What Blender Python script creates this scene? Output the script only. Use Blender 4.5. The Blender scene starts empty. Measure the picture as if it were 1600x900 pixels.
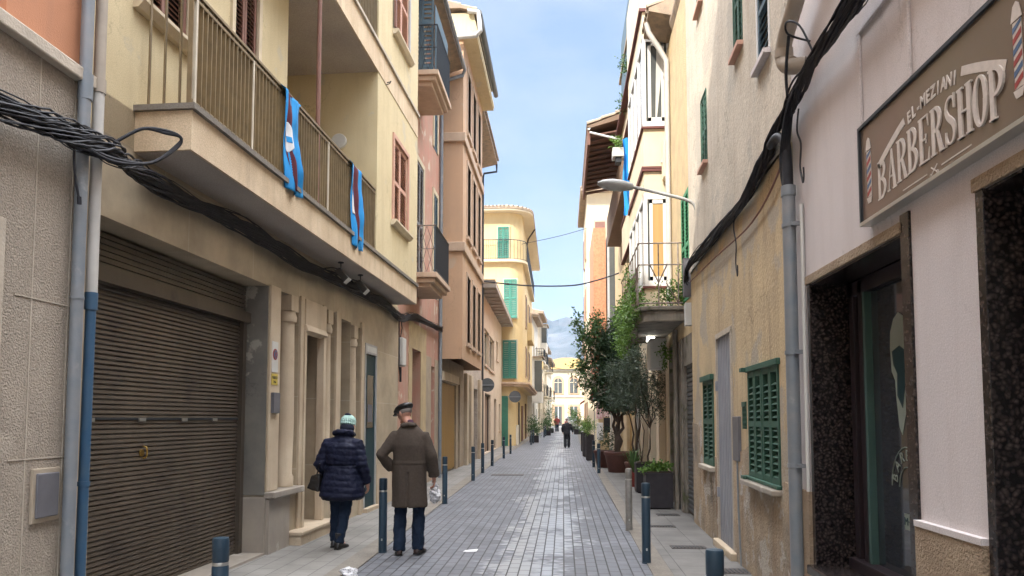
import bpy, bmesh, math, random
from mathutils import Vector, Matrix, noise
R = random.Random(7)
SC = bpy.context.scene
COL = SC.collection
rad = math.radians
OVERHEAD_FILL = 32.0

# ------------------------------------------------------------------ camera
cd = bpy.data.cameras.new("camera"); cam = bpy.data.objects.new("camera", cd); COL.objects.link(cam)
SC.camera = cam
pitch = math.atan(74/1155.); yaw = math.atan(80/1155.*math.cos(pitch))
cam.location = (0, 0, 1.55)
cam.rotation_euler = (math.pi/2+pitch, 0, yaw)
cd.sensor_width = 36; cd.lens = 1155/1600.*36; cd.shift_y = 131/1600.
cd.clip_start = .05; cd.clip_end = 12000
SC.render.resolution_x = 1024; SC.render.resolution_y = 576

# ------------------------------------------------------------------ sky, sun, exposure
SUN = Vector((-.65, -1.0, 1.08)).normalized()
elev = math.asin(SUN.z)
w = bpy.data.worlds.new("World"); SC.world = w; w.use_nodes = True
nt = w.node_tree; nt.nodes.clear()
def N(nt, t, **k):
    n = nt.nodes.new(t)
    for a, b in k.items(): setattr(n, a, b)
    return n
sky = N(nt, 'ShaderNodeTexSky', sky_type='NISHITA', sun_disc=False)
sky.sun_elevation = elev; sky.sun_rotation = math.atan2(SUN.x, SUN.y)
sky.air_density = 1.0; sky.dust_density = 1.2; sky.ozone_density = 1.6
tc = N(nt, 'ShaderNodeTexCoord'); mp = N(nt, 'ShaderNodeMapping'); mp.inputs['Scale'].default_value = (1.3, 1.3, 3.2)
no = N(nt, 'ShaderNodeTexNoise'); no.inputs['Scale'].default_value = 3.4; no.inputs['Detail'].default_value = 8; no.inputs['Roughness'].default_value = .55
cr = N(nt, 'ShaderNodeValToRGB'); cr.color_ramp.elements[0].position = .44; cr.color_ramp.elements[1].position = .72
mx = N(nt, 'ShaderNodeMix', data_type='RGBA'); mx.inputs[7].default_value = (2.3, 2.55, 2.95, 1)
bg = N(nt, 'ShaderNodeBackground'); bg.inputs[1].default_value = .085
ou = N(nt, 'ShaderNodeOutputWorld')
L = nt.links.new
L(tc.outputs['Generated'], mp.inputs[0]); L(mp.outputs[0], no.inputs['Vector']); L(no.outputs['Fac'], cr.inputs[0])
ms = N(nt, 'ShaderNodeMath', operation='MULTIPLY'); ms.inputs[1].default_value = .55
L(cr.outputs[0], ms.inputs[0]); fl = N(nt, 'ShaderNodeMix', data_type='RGBA'); fl.inputs[0].default_value = .78; fl.inputs[7].default_value = (1.32, 1.78, 2.55, 1); L(sky.outputs[0], fl.inputs[6])
L(ms.outputs[0], mx.inputs[0]); L(fl.outputs[2], mx.inputs[6])
# overhead sky raised far above the rest, added fill for the shaded street
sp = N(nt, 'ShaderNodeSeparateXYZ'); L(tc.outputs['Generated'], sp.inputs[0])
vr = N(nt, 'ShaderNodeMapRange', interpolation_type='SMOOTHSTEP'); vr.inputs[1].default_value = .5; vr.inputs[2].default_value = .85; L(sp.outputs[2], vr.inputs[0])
vm = N(nt, 'ShaderNodeMix', data_type='RGBA'); vm.inputs[7].default_value = (OVERHEAD_FILL*1.0, OVERHEAD_FILL*1.01, OVERHEAD_FILL*1.06, 1); L(vr.outputs[0], vm.inputs[0]); L(mx.outputs[2], vm.inputs[6])
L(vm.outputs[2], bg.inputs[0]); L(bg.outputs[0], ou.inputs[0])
sd = bpy.data.lights.new("sun", 'SUN'); so = bpy.data.objects.new("sun", sd); COL.objects.link(so)
sd.energy = 2.0; sd.angle = rad(.8); sd.color = (1, .93, .82)
so.rotation_euler = SUN.to_track_quat('Z', 'Y').to_euler(); so.location = (-20, -30, 40)
SC.view_settings.view_transform = 'Standard'; SC.view_settings.look = 'None'; SC.view_settings.gamma = 1
SC.view_settings.exposure = 1.92
try: SC.cycles.max_bounces = 8; SC.cycles.diffuse_bounces = 4; SC.cycles.volume_bounces = 1
except Exception: pass

# ------------------------------------------------------------------ materials
MT = {}
def mat(name, col, rough=.7, metal=0, crack=0, fleck=0, col2=None, ns=2.0, bump=0, bs=60, streak=0, scol=(.1,.09,.08), stretch=None, detail=6, thr=(.35,.7), spec=.4, trans=0, patch=None, emit=None):
    """procedural surface: colour varied by noise, optional vertical weather streaks, patches and bump"""
    m = bpy.data.materials.new(name); m.use_nodes = True; MT[name] = m
    nt = m.node_tree; L = nt.links.new; b = nt.nodes['Principled BSDF']
    b.inputs['Roughness'].default_value = rough; b.inputs['Metallic'].default_value = metal
    b.inputs['Specular IOR Level'].default_value = spec
    if trans: b.inputs['Transmission Weight'].default_value = trans
    if emit: b.inputs['Emission Color'].default_value = (*emit[0], 1); b.inputs['Emission Strength'].default_value = emit[1]
    c = col; tc = N(nt, 'ShaderNodeTexCoord'); out = None
    if col2 is None: col2 = tuple(x*.82 for x in col)
    mp = N(nt, 'ShaderNodeMapping'); L(tc.outputs['Object'], mp.inputs[0])
    if stretch: mp.inputs['Scale'].default_value = stretch
    n1 = N(nt, 'ShaderNodeTexNoise'); n1.inputs['Scale'].default_value = ns; n1.inputs['Detail'].default_value = detail; n1.inputs['Roughness'].default_value = .6
    L(mp.outputs[0], n1.inputs['Vector'])
    r1 = N(nt, 'ShaderNodeMapRange'); r1.inputs[1].default_value = thr[0]; r1.inputs[2].default_value = thr[1]
    L(n1.outputs['Fac'], r1.inputs[0])
    mx = N(nt, 'ShaderNodeMix', data_type='RGBA'); mx.inputs[6].default_value = (*col, 1); mx.inputs[7].default_value = (*col2, 1)
    L(r1.outputs[0], mx.inputs[0]); out = mx.outputs[2]
    if streak:
        m2 = N(nt, 'ShaderNodeMapping'); m2.inputs['Scale'].default_value = (3.5, 3.5, .35); L(tc.outputs['Object'], m2.inputs[0])
        n2 = N(nt, 'ShaderNodeTexNoise'); n2.inputs['Scale'].default_value = 1.6; n2.inputs['Detail'].default_value = 7; n2.inputs['Roughness'].default_value = .65
        L(m2.outputs[0], n2.inputs['Vector'])
        r2 = N(nt, 'ShaderNodeMapRange'); r2.inputs[1].default_value = .5; r2.inputs[2].default_value = .75; r2.inputs[4].default_value = streak
        L(n2.outputs['Fac'], r2.inputs[0])
        x2 = N(nt, 'ShaderNodeMix', data_type='RGBA'); x2.inputs[7].default_value = (*scol, 1)
        L(r2.outputs[0], x2.inputs[0]); L(out, x2.inputs[6]); out = x2.outputs[2]
    if patch:   # (colour, scale, lo, hi)
        n3 = N(nt, 'ShaderNodeTexNoise'); n3.inputs['Scale'].default_value = patch[1]; n3.inputs['Detail'].default_value = 9; n3.inputs['Roughness'].default_value = .6
        L(tc.outputs['Object'], n3.inputs['Vector'])
        r3 = N(nt, 'ShaderNodeMapRange'); r3.inputs[1].default_value = patch[2]; r3.inputs[2].default_value = patch[3]
        L(n3.outputs['Fac'], r3.inputs[0])
        x3 = N(nt, 'ShaderNodeMix', data_type='RGBA'); x3.inputs[7].default_value = (*patch[0], 1)
        L(r3.outputs[0], x3.inputs[0]); L(out, x3.inputs[6]); out = x3.outputs[2]
    if crack:   # thin iso-lines of a noise, broken up by a second one: hairline cracks
        n5 = N(nt, 'ShaderNodeTexNoise'); n5.inputs['Scale'].default_value = .9; n5.inputs['Detail'].default_value = 10; n5.inputs['Roughness'].default_value = .62
        n6 = N(nt, 'ShaderNodeTexNoise'); n6.inputs['Scale'].default_value = .8; m6 = N(nt, 'ShaderNodeMapping'); m6.inputs['Location'].default_value = (7, 3, 5)
        L(tc.outputs['Object'], n5.inputs['Vector']); L(tc.outputs['Object'], m6.inputs[0]); L(m6.outputs[0], n6.inputs['Vector'])
        s5 = N(nt, 'ShaderNodeMath', operation='SUBTRACT'); s5.inputs[1].default_value = .5; L(n5.outputs['Fac'], s5.inputs[0]); a5 = N(nt, 'ShaderNodeMath', operation='ABSOLUTE'); L(s5.outputs[0], a5.inputs[0])
        c5 = N(nt, 'ShaderNodeMapRange'); c5.inputs[1].default_value = .001; c5.inputs[2].default_value = .006; c5.inputs[3].default_value = 1; c5.inputs[4].default_value = 0; L(a5.outputs[0], c5.inputs[0])
        c6 = N(nt, 'ShaderNodeMapRange'); c6.inputs[1].default_value = .5; c6.inputs[2].default_value = .62; c6.inputs[4].default_value = crack; L(n6.outputs['Fac'], c6.inputs[0])
        m5 = N(nt, 'ShaderNodeMath', operation='MULTIPLY'); L(c5.outputs[0], m5.inputs[0]); L(c6.outputs[0], m5.inputs[1])
        x5 = N(nt, 'ShaderNodeMix', data_type='RGBA'); x5.inputs[7].default_value = tuple(c*.35 for c in col)+(1,); L(m5.outputs[0], x5.inputs[0]); L(out, x5.inputs[6]); out = x5.outputs[2]
    if fleck:   # fine grain of lighter and darker specks
        n7 = N(nt, 'ShaderNodeTexNoise'); n7.inputs['Scale'].default_value = fleck; n7.inputs['Detail'].default_value = 3; L(tc.outputs['Object'], n7.inputs['Vector'])
        r7 = N(nt, 'ShaderNodeMapRange'); r7.inputs[1].default_value = .3; r7.inputs[2].default_value = .7; r7.inputs[3].default_value = .84; r7.inputs[4].default_value = 1.16; L(n7.outputs['Fac'], r7.inputs[0])
        x7 = N(nt, 'ShaderNodeMix', data_type='RGBA', blend_type='MULTIPLY'); x7.inputs[0].default_value = 1; L(out, x7.inputs[6]); L(r7.outputs[0], x7.inputs[7]); out = x7.outputs[2]
    L(out, b.inputs['Base Color'])
    if bump:
        n4 = N(nt, 'ShaderNodeTexNoise'); n4.inputs['Scale'].default_value = bs; n4.inputs['Detail'].default_value = 4
        L(tc.outputs['Object'], n4.inputs['Vector'])
        bp = N(nt, 'ShaderNodeBump'); bp.inputs['Strength'].default_value = min(1, bump); bp.inputs['Distance'].default_value = .02*max(1, bump)
        L(n4.outputs['Fac'], bp.inputs['Height']); L(bp.outputs[0], b.inputs['Normal'])
    return m
# plasters and stones
mat('stipple', (.4,.345,.28), .95, col2=(.31,.27,.22), ns=1.5, bump=.9, bs=75, fleck=55, streak=.4, scol=(.22,.19,.16), patch=((.46,.4,.33),3,.55,.7))
mat('ledge', (.5,.44,.36), .8, ns=5, bump=.3, streak=.3, scol=(.2,.18,.16))
mat('terracotta', (.5,.235,.13), .85, col2=(.43,.2,.11), ns=1.3, bump=.15, bs=90, crack=.5, streak=.35, scol=(.33,.17,.11))
mat('cream_yellow', (.6,.51,.32), .85, col2=(.53,.44,.265), ns=1.1, bump=.15, bs=110, crack=.5, fleck=120, streak=.4, scol=(.4,.32,.2), patch=((.5,.44,.31),1.7,.6,.64))
mat('fascia', (.62,.5,.35), .85, col2=(.5,.38,.25), ns=2.5, bump=.2, fleck=90, streak=.6, scol=(.34,.26,.18), patch=((.2,.18,.15),2.1,.67,.7))
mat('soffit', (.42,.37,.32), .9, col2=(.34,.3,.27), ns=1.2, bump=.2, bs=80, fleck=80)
mat('slab_stone', (.4,.33,.23), .55, ns=1.1)
mat('pale_stone', (.54,.45,.33), .6, col2=(.42,.33,.235), ns=1.6, bump=.12, bs=40, streak=.5, scol=(.3,.24,.17), crack=.3)
mat('door_stone', (.36,.27,.2), .6, col2=(.3,.22,.16), ns=2, streak=.2, stretch=(1,1,.4))
mat('pier_marble', (.2,.19,.165), .3, col2=(.13,.125,.115), ns=3, patch=((.36,.34,.29),1.9,.6,.63), spec=.5, crack=.5)
mat('base_marble', (.34,.3,.25), .4, col2=(.26,.23,.2), ns=3, patch=((.45,.42,.37),2.3,.6,.64), spec=.5, streak=.4, scol=(.18,.16,.13))
mat('red_plaster', (.48,.24,.18), .9, col2=(.42,.27,.2), ns=2.5, bump=.3, streak=.7, scol=(.52,.4,.3), patch=((.56,.46,.36),1.7,.58,.63), crack=.6)
mat('old_stone', (.42,.34,.24), .85, col2=(.32,.26,.2), ns=3, bump=.5, bs=35, streak=.5, scol=(.2,.17,.14))
mat('tan_plaster', (.54,.35,.22), .85, col2=(.48,.32,.21), ns=1.2, bump=.15, crack=.4, streak=.35, scol=(.38,.27,.18), patch=((.5,.37,.26),1.5,.6,.64))
mat('tan_trim', (.54,.4,.29), .8, ns=3, streak=.25, scol=(.3,.22,.16))
mat('grey_stone', (.48,.41,.34), .85, col2=(.32,.27,.23), ns=3, bump=.3, streak=.6, scol=(.22,.19,.16), fleck=14)
mat('beige_plaster', (.56,.46,.35), .85, col2=(.5,.4,.3), ns=1, bump=.15, streak=.25, scol=(.36,.28,.2))
mat('yellow_plaster', (.64,.5,.27), .85, col2=(.57,.44,.24), ns=1, bump=.1, streak=.15, scol=(.4,.28,.13))
mat('cream_plaster', (.62,.54,.4), .85, col2=(.56,.48,.35), ns=1.2, streak=.15, scol=(.45,.35,.22))
mat('white_plaster', (.7,.66,.58), .85, col2=(.62,.58,.5), ns=1, streak=.2, scol=(.42,.36,.3))
mat('ivory_plaster', (.66,.57,.42), .85, col2=(.58,.5,.37), ns=1, streak=.25, scol=(.42,.34,.26))
mat('orange_plaster', (.5,.22,.12), .85, col2=(.45,.2,.11), ns=2, streak=.3, scol=(.38,.2,.13), fleck=12)
mat('lilac_plaster', (.6,.555,.55), .85, col2=(.51,.475,.475), ns=.8, bump=.08, bs=60, crack=.35, fleck=150, streak=.35, scol=(.42,.37,.35), patch=((.53,.5,.5),1.3,.6,.66))
mat('stipple_tan', (.38,.29,.2), .95, col2=(.3,.22,.15), ns=6, bump=1.6, bs=70)
mat('tan_wall', (.54,.42,.25), .9, col2=(.4,.31,.2), ns=1.3, bump=.4, bs=26, crack=.9, fleck=60, streak=.8, scol=(.25,.19,.125), patch=((.37,.32,.25),1.0,.52,.56))
mat('pale_wall', (.57,.51,.42), .9, col2=(.42,.37,.3), ns=1.2, bump=.4, bs=26, crack=.8, fleck=60, streak=.65, scol=(.36,.28,.21), patch=((.42,.38,.32),.9,.54,.58))
mat('damp_wall', (.46,.36,.25), .95, col2=(.2,.175,.145), ns=1.3, bump=.9, bs=40, fleck=50, crack=.9, streak=.85, scol=(.24,.14,.07), patch=((.42,.38,.33),2.2,.55,.59))
mat('gold_stone', (.54,.42,.24), .9, col2=(.42,.32,.2), ns=3, bump=.5, streak=.3, scol=(.3,.23,.15))
mat('brown_trim', (.13,.045,.04), .7, ns=5)
mat('concrete_old', (.25,.22,.18), .95, col2=(.13,.12,.1), ns=3, bump=.6, streak=.7, scol=(.05,.05,.045), patch=((.09,.1,.05),3,.58,.66))
# metals, paints, wood
mat('pipe_grey', (.19,.22,.25), .5, col2=(.25,.26,.27), ns=6, patch=((.35,.36,.36),4,.6,.7), metal=.2)
mat('pipe_blue', (.03,.085,.16), .45, col2=(.05,.1,.16), ns=8, patch=((.12,.06,.04),5,.64,.7))
mat('pipe_white', (.5,.49,.46), .5, ns=4)
mat('pipe_beige', (.38,.33,.27), .6, ns=6)
mat('roller_brown', (.1,.08,.06), .45, col2=(.075,.062,.05), ns=2, metal=.3, spec=.5, streak=.35, scol=(.16,.135,.105), patch=((.055,.045,.04),2.2,.6,.72))
mat('roller_grey', (.12,.13,.14), .55, ns=4, metal=.3)
mat('rail_bronze', (.27,.21,.125), .45, col2=(.2,.155,.095), ns=8, metal=.5)
mat('rail_pale', (.62,.56,.45), .5, ns=8)
mat('dark_iron', (.025,.03,.036), .55, ns=9)
mat('rust_iron', (.16,.1,.08), .8, col2=(.3,.27,.24), ns=14)
mat('bollard_blue', (.018,.04,.065), .38, col2=(.024,.05,.075), ns=14, spec=.5, patch=((.1,.11,.12),9,.68,.74))
mat('bollard_steel', (.3,.29,.27), .5, col2=(.2,.19,.18), ns=12, metal=.5)
mat('band_steel', (.55,.55,.52), .35, metal=.8)
mat('brass', (.5,.34,.1), .3, metal=1)
mat('shutter_pink', (.55,.33,.25), .7, col2=(.48,.28,.21), ns=8)
mat('shutter_brown', (.2,.1,.075), .65, ns=8)
mat('shutter_green', (.028,.085,.06), .65, col2=(.04,.105,.075), ns=10, patch=((.1,.15,.11),6,.6,.7))
mat('shutter_teal', (.05,.21,.155), .6, col2=(.045,.18,.135), ns=6)
mat('shutter_leaf', (.06,.24,.13), .6, ns=6)
mat('shutter_slate', (.06,.11,.15), .65, col2=(.1,.14,.16), ns=8)
mat('shutter_grey', (.2,.2,.21), .7, ns=8)
mat('shutter_dark', (.06,.05,.045), .7, ns=8)
mat('frame_cream', (.62,.53,.38), .7, ns=4)
mat('frame_white', (.72,.72,.7), .5, ns=4)
mat('frame_grey', (.42,.42,.42), .6, ns=4)
mat('door_brown', (.07,.045,.035), .5, stretch=(8,8,.6), ns=2)
mat('door_teal', (.012,.04,.05), .5, ns=3, spec=.2)
mat('door_green', (.05,.19,.13), .6, ns=6)
mat('door_ochre', (.33,.19,.045), .55, ns=2, stretch=(6,6,.5))
mat('door_steel', (.33,.34,.37), .55, col2=(.27,.28,.31), ns=2.5, streak=.3, scol=(.2,.19,.2), metal=.15)
mat('glass_dark', (.03,.036,.045), .05, spec=.9)
mat('glass_grey', (.1,.11,.11), .1, spec=.6)
mat('curtain', (.45,.29,.12), .9, stretch=(9,9,.3), ns=1.6)
mat('teal_paint', (.06,.12,.11), .5, ns=5)
mat('dark_void', (.012,.012,.014), .9)
mat('cable_black', (.011,.012,.016), .6, col2=(.02,.022,.03), ns=20, spec=.35)
mat('lamp_grey', (.36,.36,.35), .5, ns=6)
mat('lamp_dark', (.05,.045,.04), .6)
mat('tile', (.36,.27,.19), .9, col2=(.22,.18,.14), ns=5, bump=.5, patch=((.16,.15,.11),6,.6,.7))
mat('tile_ochre', (.27,.17,.05), .9, col2=(.2,.13,.045), ns=3, bump=.3)
mat('awning_brown', (.2,.105,.08), .85, ns=5)
mat('wood_brown', (.22,.145,.095), .75, stretch=(2,8,8), ns=3, streak=.3)
mat('claret', (.1,.02,.03), .85, ns=9)
mat('sky_blue', (.02,.27,.62), .8, col2=(.02,.23,.55), ns=4)
mat('cloth_white', (.7,.7,.7), .85, ns=9)
mat('sign_ground', (.13,.1,.075), .22, col2=(.15,.105,.085), ns=1.5, spec=.6)
mat('sign_ink', (.56,.5,.45), .6, ns=30)
mat('sign_red', (.3,.04,.035), .5); mat('sign_blue', (.07,.13,.24), .5)
mat('glass_ink', (.25,.29,.25), .7)
mat('plastic_white', (.6,.6,.57), .5); mat('plastic_grey', (.14,.14,.155), .5, ns=8)
mat('paper_yellow', (.55,.42,.08), .7); mat('meter_frame', (.4,.34,.26), .8, ns=8)
mat('planter_dark', (.025,.022,.026), .6, col2=(.04,.035,.04), ns=8, spec=.4)
mat('pot_clay', (.095,.04,.032), .65, col2=(.13,.055,.045), ns=5)
mat('pot_red', (.25,.04,.03), .5)
mat('bark', (.085,.06,.045), .95, col2=(.05,.04,.032), ns=9, bump=.6, stretch=(1,1,.3))
mat('soil', (.05,.035,.025), 1)
mat('navy_down', (.0065,.009,.024), .6, col2=(.010,.012,.032), ns=9, bump=.2, bs=26, spec=.2)
mat('wool_brown', (.078,.062,.05), .95, col2=(.06,.047,.038), ns=40, bump=.5, bs=220, spec=.15)
mat('denim', (.010,.019,.04), .9, col2=(.015,.026,.05), ns=14, bump=.3, spec=.2)
mat('skin', (.5,.27,.19), .5, col2=(.45,.22,.16), ns=20)
mat('leather_black', (.012,.011,.011), .4, spec=.5); mat('leather_brown', (.035,.02,.017), .45)
mat('knit_mint', (.42,.58,.52), .9, col2=(.25,.42,.38), ns=14, bump=.6, bs=90)
mat('knit_navy', (.015,.02,.04), .9)
mat('hair_grey', (.25,.22,.2), .8)
mat('scarf_plum', (.06,.02,.04), .9)
mat('plastic_bag', (.62,.62,.64), .35, col2=(.45,.45,.47), ns=22, bump=.8, bs=30)
mat('coat_black', (.014,.015,.02), .8); mat('cloth_red', (.28,.05,.045), .8); mat('frame_dark', (.022,.014,.018), .5); mat('cloth_pink', (.6,.3,.33), .9, col2=(.7,.68,.66), ns=14)
mat('car_white', (.72,.72,.72), .25, spec=.6); mat('car_black', (.02,.02,.02), .5); mat('lamp_red', (.4,.03,.02), .3)
mat('kerb', (.21,.188,.158), .8, col2=(.15,.135,.115), ns=3, bump=.3, fleck=60, patch=((.12,.11,.1),1.1,.6,.66))
mat('cover_iron', (.07,.06,.055), .6, ns=20, bump=.4)
mat('mountain', (.022,.034,.04), 1, col2=(.085,.085,.09), ns=.012, detail=10)
mat('flower_pink', (.5,.2,.35), .8)
mat('lit_lamp', (.9,.9,.9), .4, emit=((1,.97,.9), 9))

def leafmat(name, a, b, trans=.25):
    m = bpy.data.materials.new(name); m.use_nodes = True; MT[name] = m
    nt = m.node_tree; L = nt.links.new; p = nt.nodes['Principled BSDF']
    g = N(nt, 'ShaderNodeNewGeometry'); mx = N(nt, 'ShaderNodeMix', data_type='RGBA')
    mx.inputs[6].default_value = (*a, 1); mx.inputs[7].default_value = (*b, 1)
    L(g.outputs['Random Per Island'], mx.inputs[0]); L(mx.outputs[2], p.inputs['Base Color'])
    p.inputs['Roughness'].default_value = .5
    t = N(nt, 'ShaderNodeBsdfTranslucent'); L(mx.outputs[2], t.inputs[0])
    ms = N(nt, 'ShaderNodeMixShader'); ms.inputs[0].default_value = trans
    L(p.outputs[0], ms.inputs[1]); L(t.outputs[0], ms.inputs[2]); L(ms.outputs[0], nt.nodes['Material Output'].inputs[0])
leafmat('leaf_dark', (.02,.05,.022), (.055,.1,.045)); leafmat('leaf_olive', (.06,.09,.06), (.13,.17,.12))
leafmat('leaf_lit_tint', (.3,.26,.2), (.42,.4,.3)); leafmat('leaf_bright', (.06,.14,.02), (.16,.28,.05)); leafmat('leaf_mid', (.04,.1,.03), (.09,.17,.05))

def voronoi_granite(name):
    m = bpy.data.materials.new(name); m.use_nodes = True; MT[name] = m
    nt = m.node_tree; L = nt.links.new; p = nt.nodes['Principled BSDF']
    tc = N(nt, 'ShaderNodeTexCoord'); v = N(nt, 'ShaderNodeTexVoronoi', feature='F1'); v.inputs['Scale'].default_value = 46
    d = N(nt, 'ShaderNodeTexNoise'); d.inputs['Scale'].default_value = 12; d.inputs['Detail'].default_value = 4
    ad = N(nt, 'ShaderNodeMix', data_type='RGBA'); ad.inputs[0].default_value = .06
    L(tc.outputs['Object'], ad.inputs[6]); L(tc.outputs['Object'], d.inputs['Vector']); L(d.outputs['Color'], ad.inputs[7]); L(ad.outputs[2], v.inputs['Vector'])
    r = N(nt, 'ShaderNodeValToRGB'); e = r.color_ramp.elements; e[0].color = (.1,.078,.07,1); e[0].position = .12; e[1].color = (.014,.012,.013,1); e[1].position = .62
    r.color_ramp.elements.new(.38).color = (.045,.034,.033,1)
    L(v.outputs['Distance'], r.inputs[0])
    mx = N(nt, 'ShaderNodeMix', data_type='RGBA', blend_type='MULTIPLY'); mx.inputs[0].default_value = .55
    L(r.outputs[0], mx.inputs[6]); L(v.outputs['Color'], mx.inputs[7]); 
    n2 = N(nt, 'ShaderNodeMix', data_type='RGBA'); n2.inputs[0].default_value = .5; L(r.outputs[0], n2.inputs[6]); 
    bw = N(nt, 'ShaderNodeRGBToBW'); L(v.outputs['Color'], bw.inputs[0])
    mm = N(nt, 'ShaderNodeMix', data_type='RGBA', blend_type='MULTIPLY'); mm.inputs[0].default_value = .55
    L(r.outputs[0], mm.inputs[6]); L(bw.outputs[0], mm.inputs[7]); L(mm.outputs[2], p.inputs['Base Color'])
    p.inputs['Roughness'].default_value = .22; p.inputs['Specular IOR Level'].default_value = .4
voronoi_granite('granite')

def blockmat(name, base, col, col2, mortar, bw, rh, ms=.006, off=.5, rot=0, rough=.6, wet=False, bump=.4, axis=None, streaks=False):
    """brick/slab pattern in object space over a noise-varied colour"""
    m = bpy.data.materials.new(name); m.use_nodes = True; MT[name] = m
    nt = m.node_tree; L = nt.links.new; p = nt.nodes['Principled BSDF']
    tc = N(nt, 'ShaderNodeTexCoord'); src = tc.outputs['Object']
    if axis == 'yz':
        sx = N(nt, 'ShaderNodeSeparateXYZ'); cx = N(nt, 'ShaderNodeCombineXYZ'); L(src, sx.inputs[0]); L(sx.outputs[1], cx.inputs[0]); L(sx.outputs[2], cx.inputs[1]); src = cx.outputs[0]
    mp = N(nt, 'ShaderNodeMapping'); mp.inputs['Rotation'].default_value = (0, 0, rot); L(src, mp.inputs[0])
    br = N(nt, 'ShaderNodeTexBrick'); br.offset = off
    br.inputs['Scale'].default_value = 1; br.inputs['Brick Width'].default_value = bw; br.inputs['Row Height'].default_value = rh
    br.inputs['Mortar Size'].default_value = ms; br.inputs['Mortar Smooth'].default_value = .3; br.inputs['Bias'].default_value = 0
    br.inputs['Color1'].default_value = (*col, 1); br.inputs['Color2'].default_value = (*col2, 1); br.inputs['Mortar'].default_value = (*mortar, 1)
    L(mp.outputs[0], br.inputs['Vector'])
    n = N(nt, 'ShaderNodeTexNoise'); n.inputs['Scale'].default_value = 1.3; n.inputs['Detail'].default_value = 8; n.inputs['Roughness'].default_value = .65; L(tc.outputs['Object'], n.inputs['Vector'])
    r = N(nt, 'ShaderNodeMapRange'); r.inputs[1].default_value = .3; r.inputs[2].default_value = .75; r.inputs[3].default_value = 1.18; r.inputs[4].default_value = .58; L(n.outputs['Fac'], r.inputs[0])
    mu = N(nt, 'ShaderNodeMix', data_type='RGBA', blend_type='MULTIPLY'); mu.inputs[0].default_value = 1
    L(br.outputs['Color'], mu.inputs[6]); L(r.outputs[0], mu.inputs[7]); out = mu.outputs[2]
    p.inputs['Roughness'].default_value = rough
    if wet:
        # per-paver random value
        b2 = N(nt, 'ShaderNodeTexBrick'); b2.offset = off
        for k in ('Scale','Brick Width','Row Height','Mortar Size','Mortar Smooth','Bias'): b2.inputs[k].default_value = br.inputs[k].default_value
        b2.inputs['Color1'].default_value = (0,0,0,1); b2.inputs['Color2'].default_value = (1,1,1,1); b2.inputs['Mortar'].default_value = (0,0,0,1); L(mp.outputs[0], b2.inputs['Vector'])
        sp = N(nt, 'ShaderNodeSeparateXYZ'); L(tc.outputs['Object'], sp.inputs[0])
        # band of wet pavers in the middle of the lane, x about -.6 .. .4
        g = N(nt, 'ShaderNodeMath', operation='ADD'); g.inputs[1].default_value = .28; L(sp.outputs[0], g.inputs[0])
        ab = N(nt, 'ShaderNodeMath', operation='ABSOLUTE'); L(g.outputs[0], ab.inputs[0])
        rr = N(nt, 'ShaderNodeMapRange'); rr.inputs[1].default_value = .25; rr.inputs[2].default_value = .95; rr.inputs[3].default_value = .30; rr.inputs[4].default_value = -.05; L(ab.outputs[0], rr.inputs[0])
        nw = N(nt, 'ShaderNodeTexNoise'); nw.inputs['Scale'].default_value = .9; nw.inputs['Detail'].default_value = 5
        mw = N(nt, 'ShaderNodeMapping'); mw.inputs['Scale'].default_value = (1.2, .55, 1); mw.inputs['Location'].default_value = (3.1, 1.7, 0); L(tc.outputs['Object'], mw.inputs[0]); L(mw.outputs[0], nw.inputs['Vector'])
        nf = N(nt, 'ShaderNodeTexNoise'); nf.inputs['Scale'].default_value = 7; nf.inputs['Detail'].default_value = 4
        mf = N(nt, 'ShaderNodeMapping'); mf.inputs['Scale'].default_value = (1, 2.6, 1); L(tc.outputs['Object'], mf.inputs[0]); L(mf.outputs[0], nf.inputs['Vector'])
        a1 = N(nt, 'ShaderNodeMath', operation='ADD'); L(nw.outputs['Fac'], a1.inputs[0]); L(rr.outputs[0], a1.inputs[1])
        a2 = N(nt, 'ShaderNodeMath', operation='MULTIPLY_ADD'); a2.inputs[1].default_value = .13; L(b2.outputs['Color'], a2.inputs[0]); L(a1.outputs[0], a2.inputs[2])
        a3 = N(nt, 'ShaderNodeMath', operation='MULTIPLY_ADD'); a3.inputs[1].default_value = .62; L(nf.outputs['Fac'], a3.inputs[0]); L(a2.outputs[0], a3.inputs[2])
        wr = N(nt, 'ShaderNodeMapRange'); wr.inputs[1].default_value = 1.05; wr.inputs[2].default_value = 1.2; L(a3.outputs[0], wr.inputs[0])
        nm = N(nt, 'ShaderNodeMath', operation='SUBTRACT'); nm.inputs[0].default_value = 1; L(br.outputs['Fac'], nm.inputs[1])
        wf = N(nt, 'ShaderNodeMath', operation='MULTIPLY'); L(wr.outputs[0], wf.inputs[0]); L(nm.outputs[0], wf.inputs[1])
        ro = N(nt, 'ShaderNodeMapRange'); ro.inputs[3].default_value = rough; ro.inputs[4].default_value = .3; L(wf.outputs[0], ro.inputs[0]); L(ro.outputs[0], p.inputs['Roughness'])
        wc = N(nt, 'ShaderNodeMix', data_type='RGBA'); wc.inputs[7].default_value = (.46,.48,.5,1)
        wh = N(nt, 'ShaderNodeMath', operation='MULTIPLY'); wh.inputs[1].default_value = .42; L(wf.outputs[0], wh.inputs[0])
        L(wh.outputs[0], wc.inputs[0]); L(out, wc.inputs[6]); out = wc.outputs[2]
    L(out, p.inputs['Base Color'])
    bp = N(nt, 'ShaderNodeBump'); bp.inputs['Strength'].default_value = bump; bp.inputs['Distance'].default_value = .006; bp.invert = True
    nb = N(nt, 'ShaderNodeTexNoise'); nb.inputs['Scale'].default_value = 60; nb.inputs['Detail'].default_value = 3; L(tc.outputs['Object'], nb.inputs['Vector'])
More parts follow.
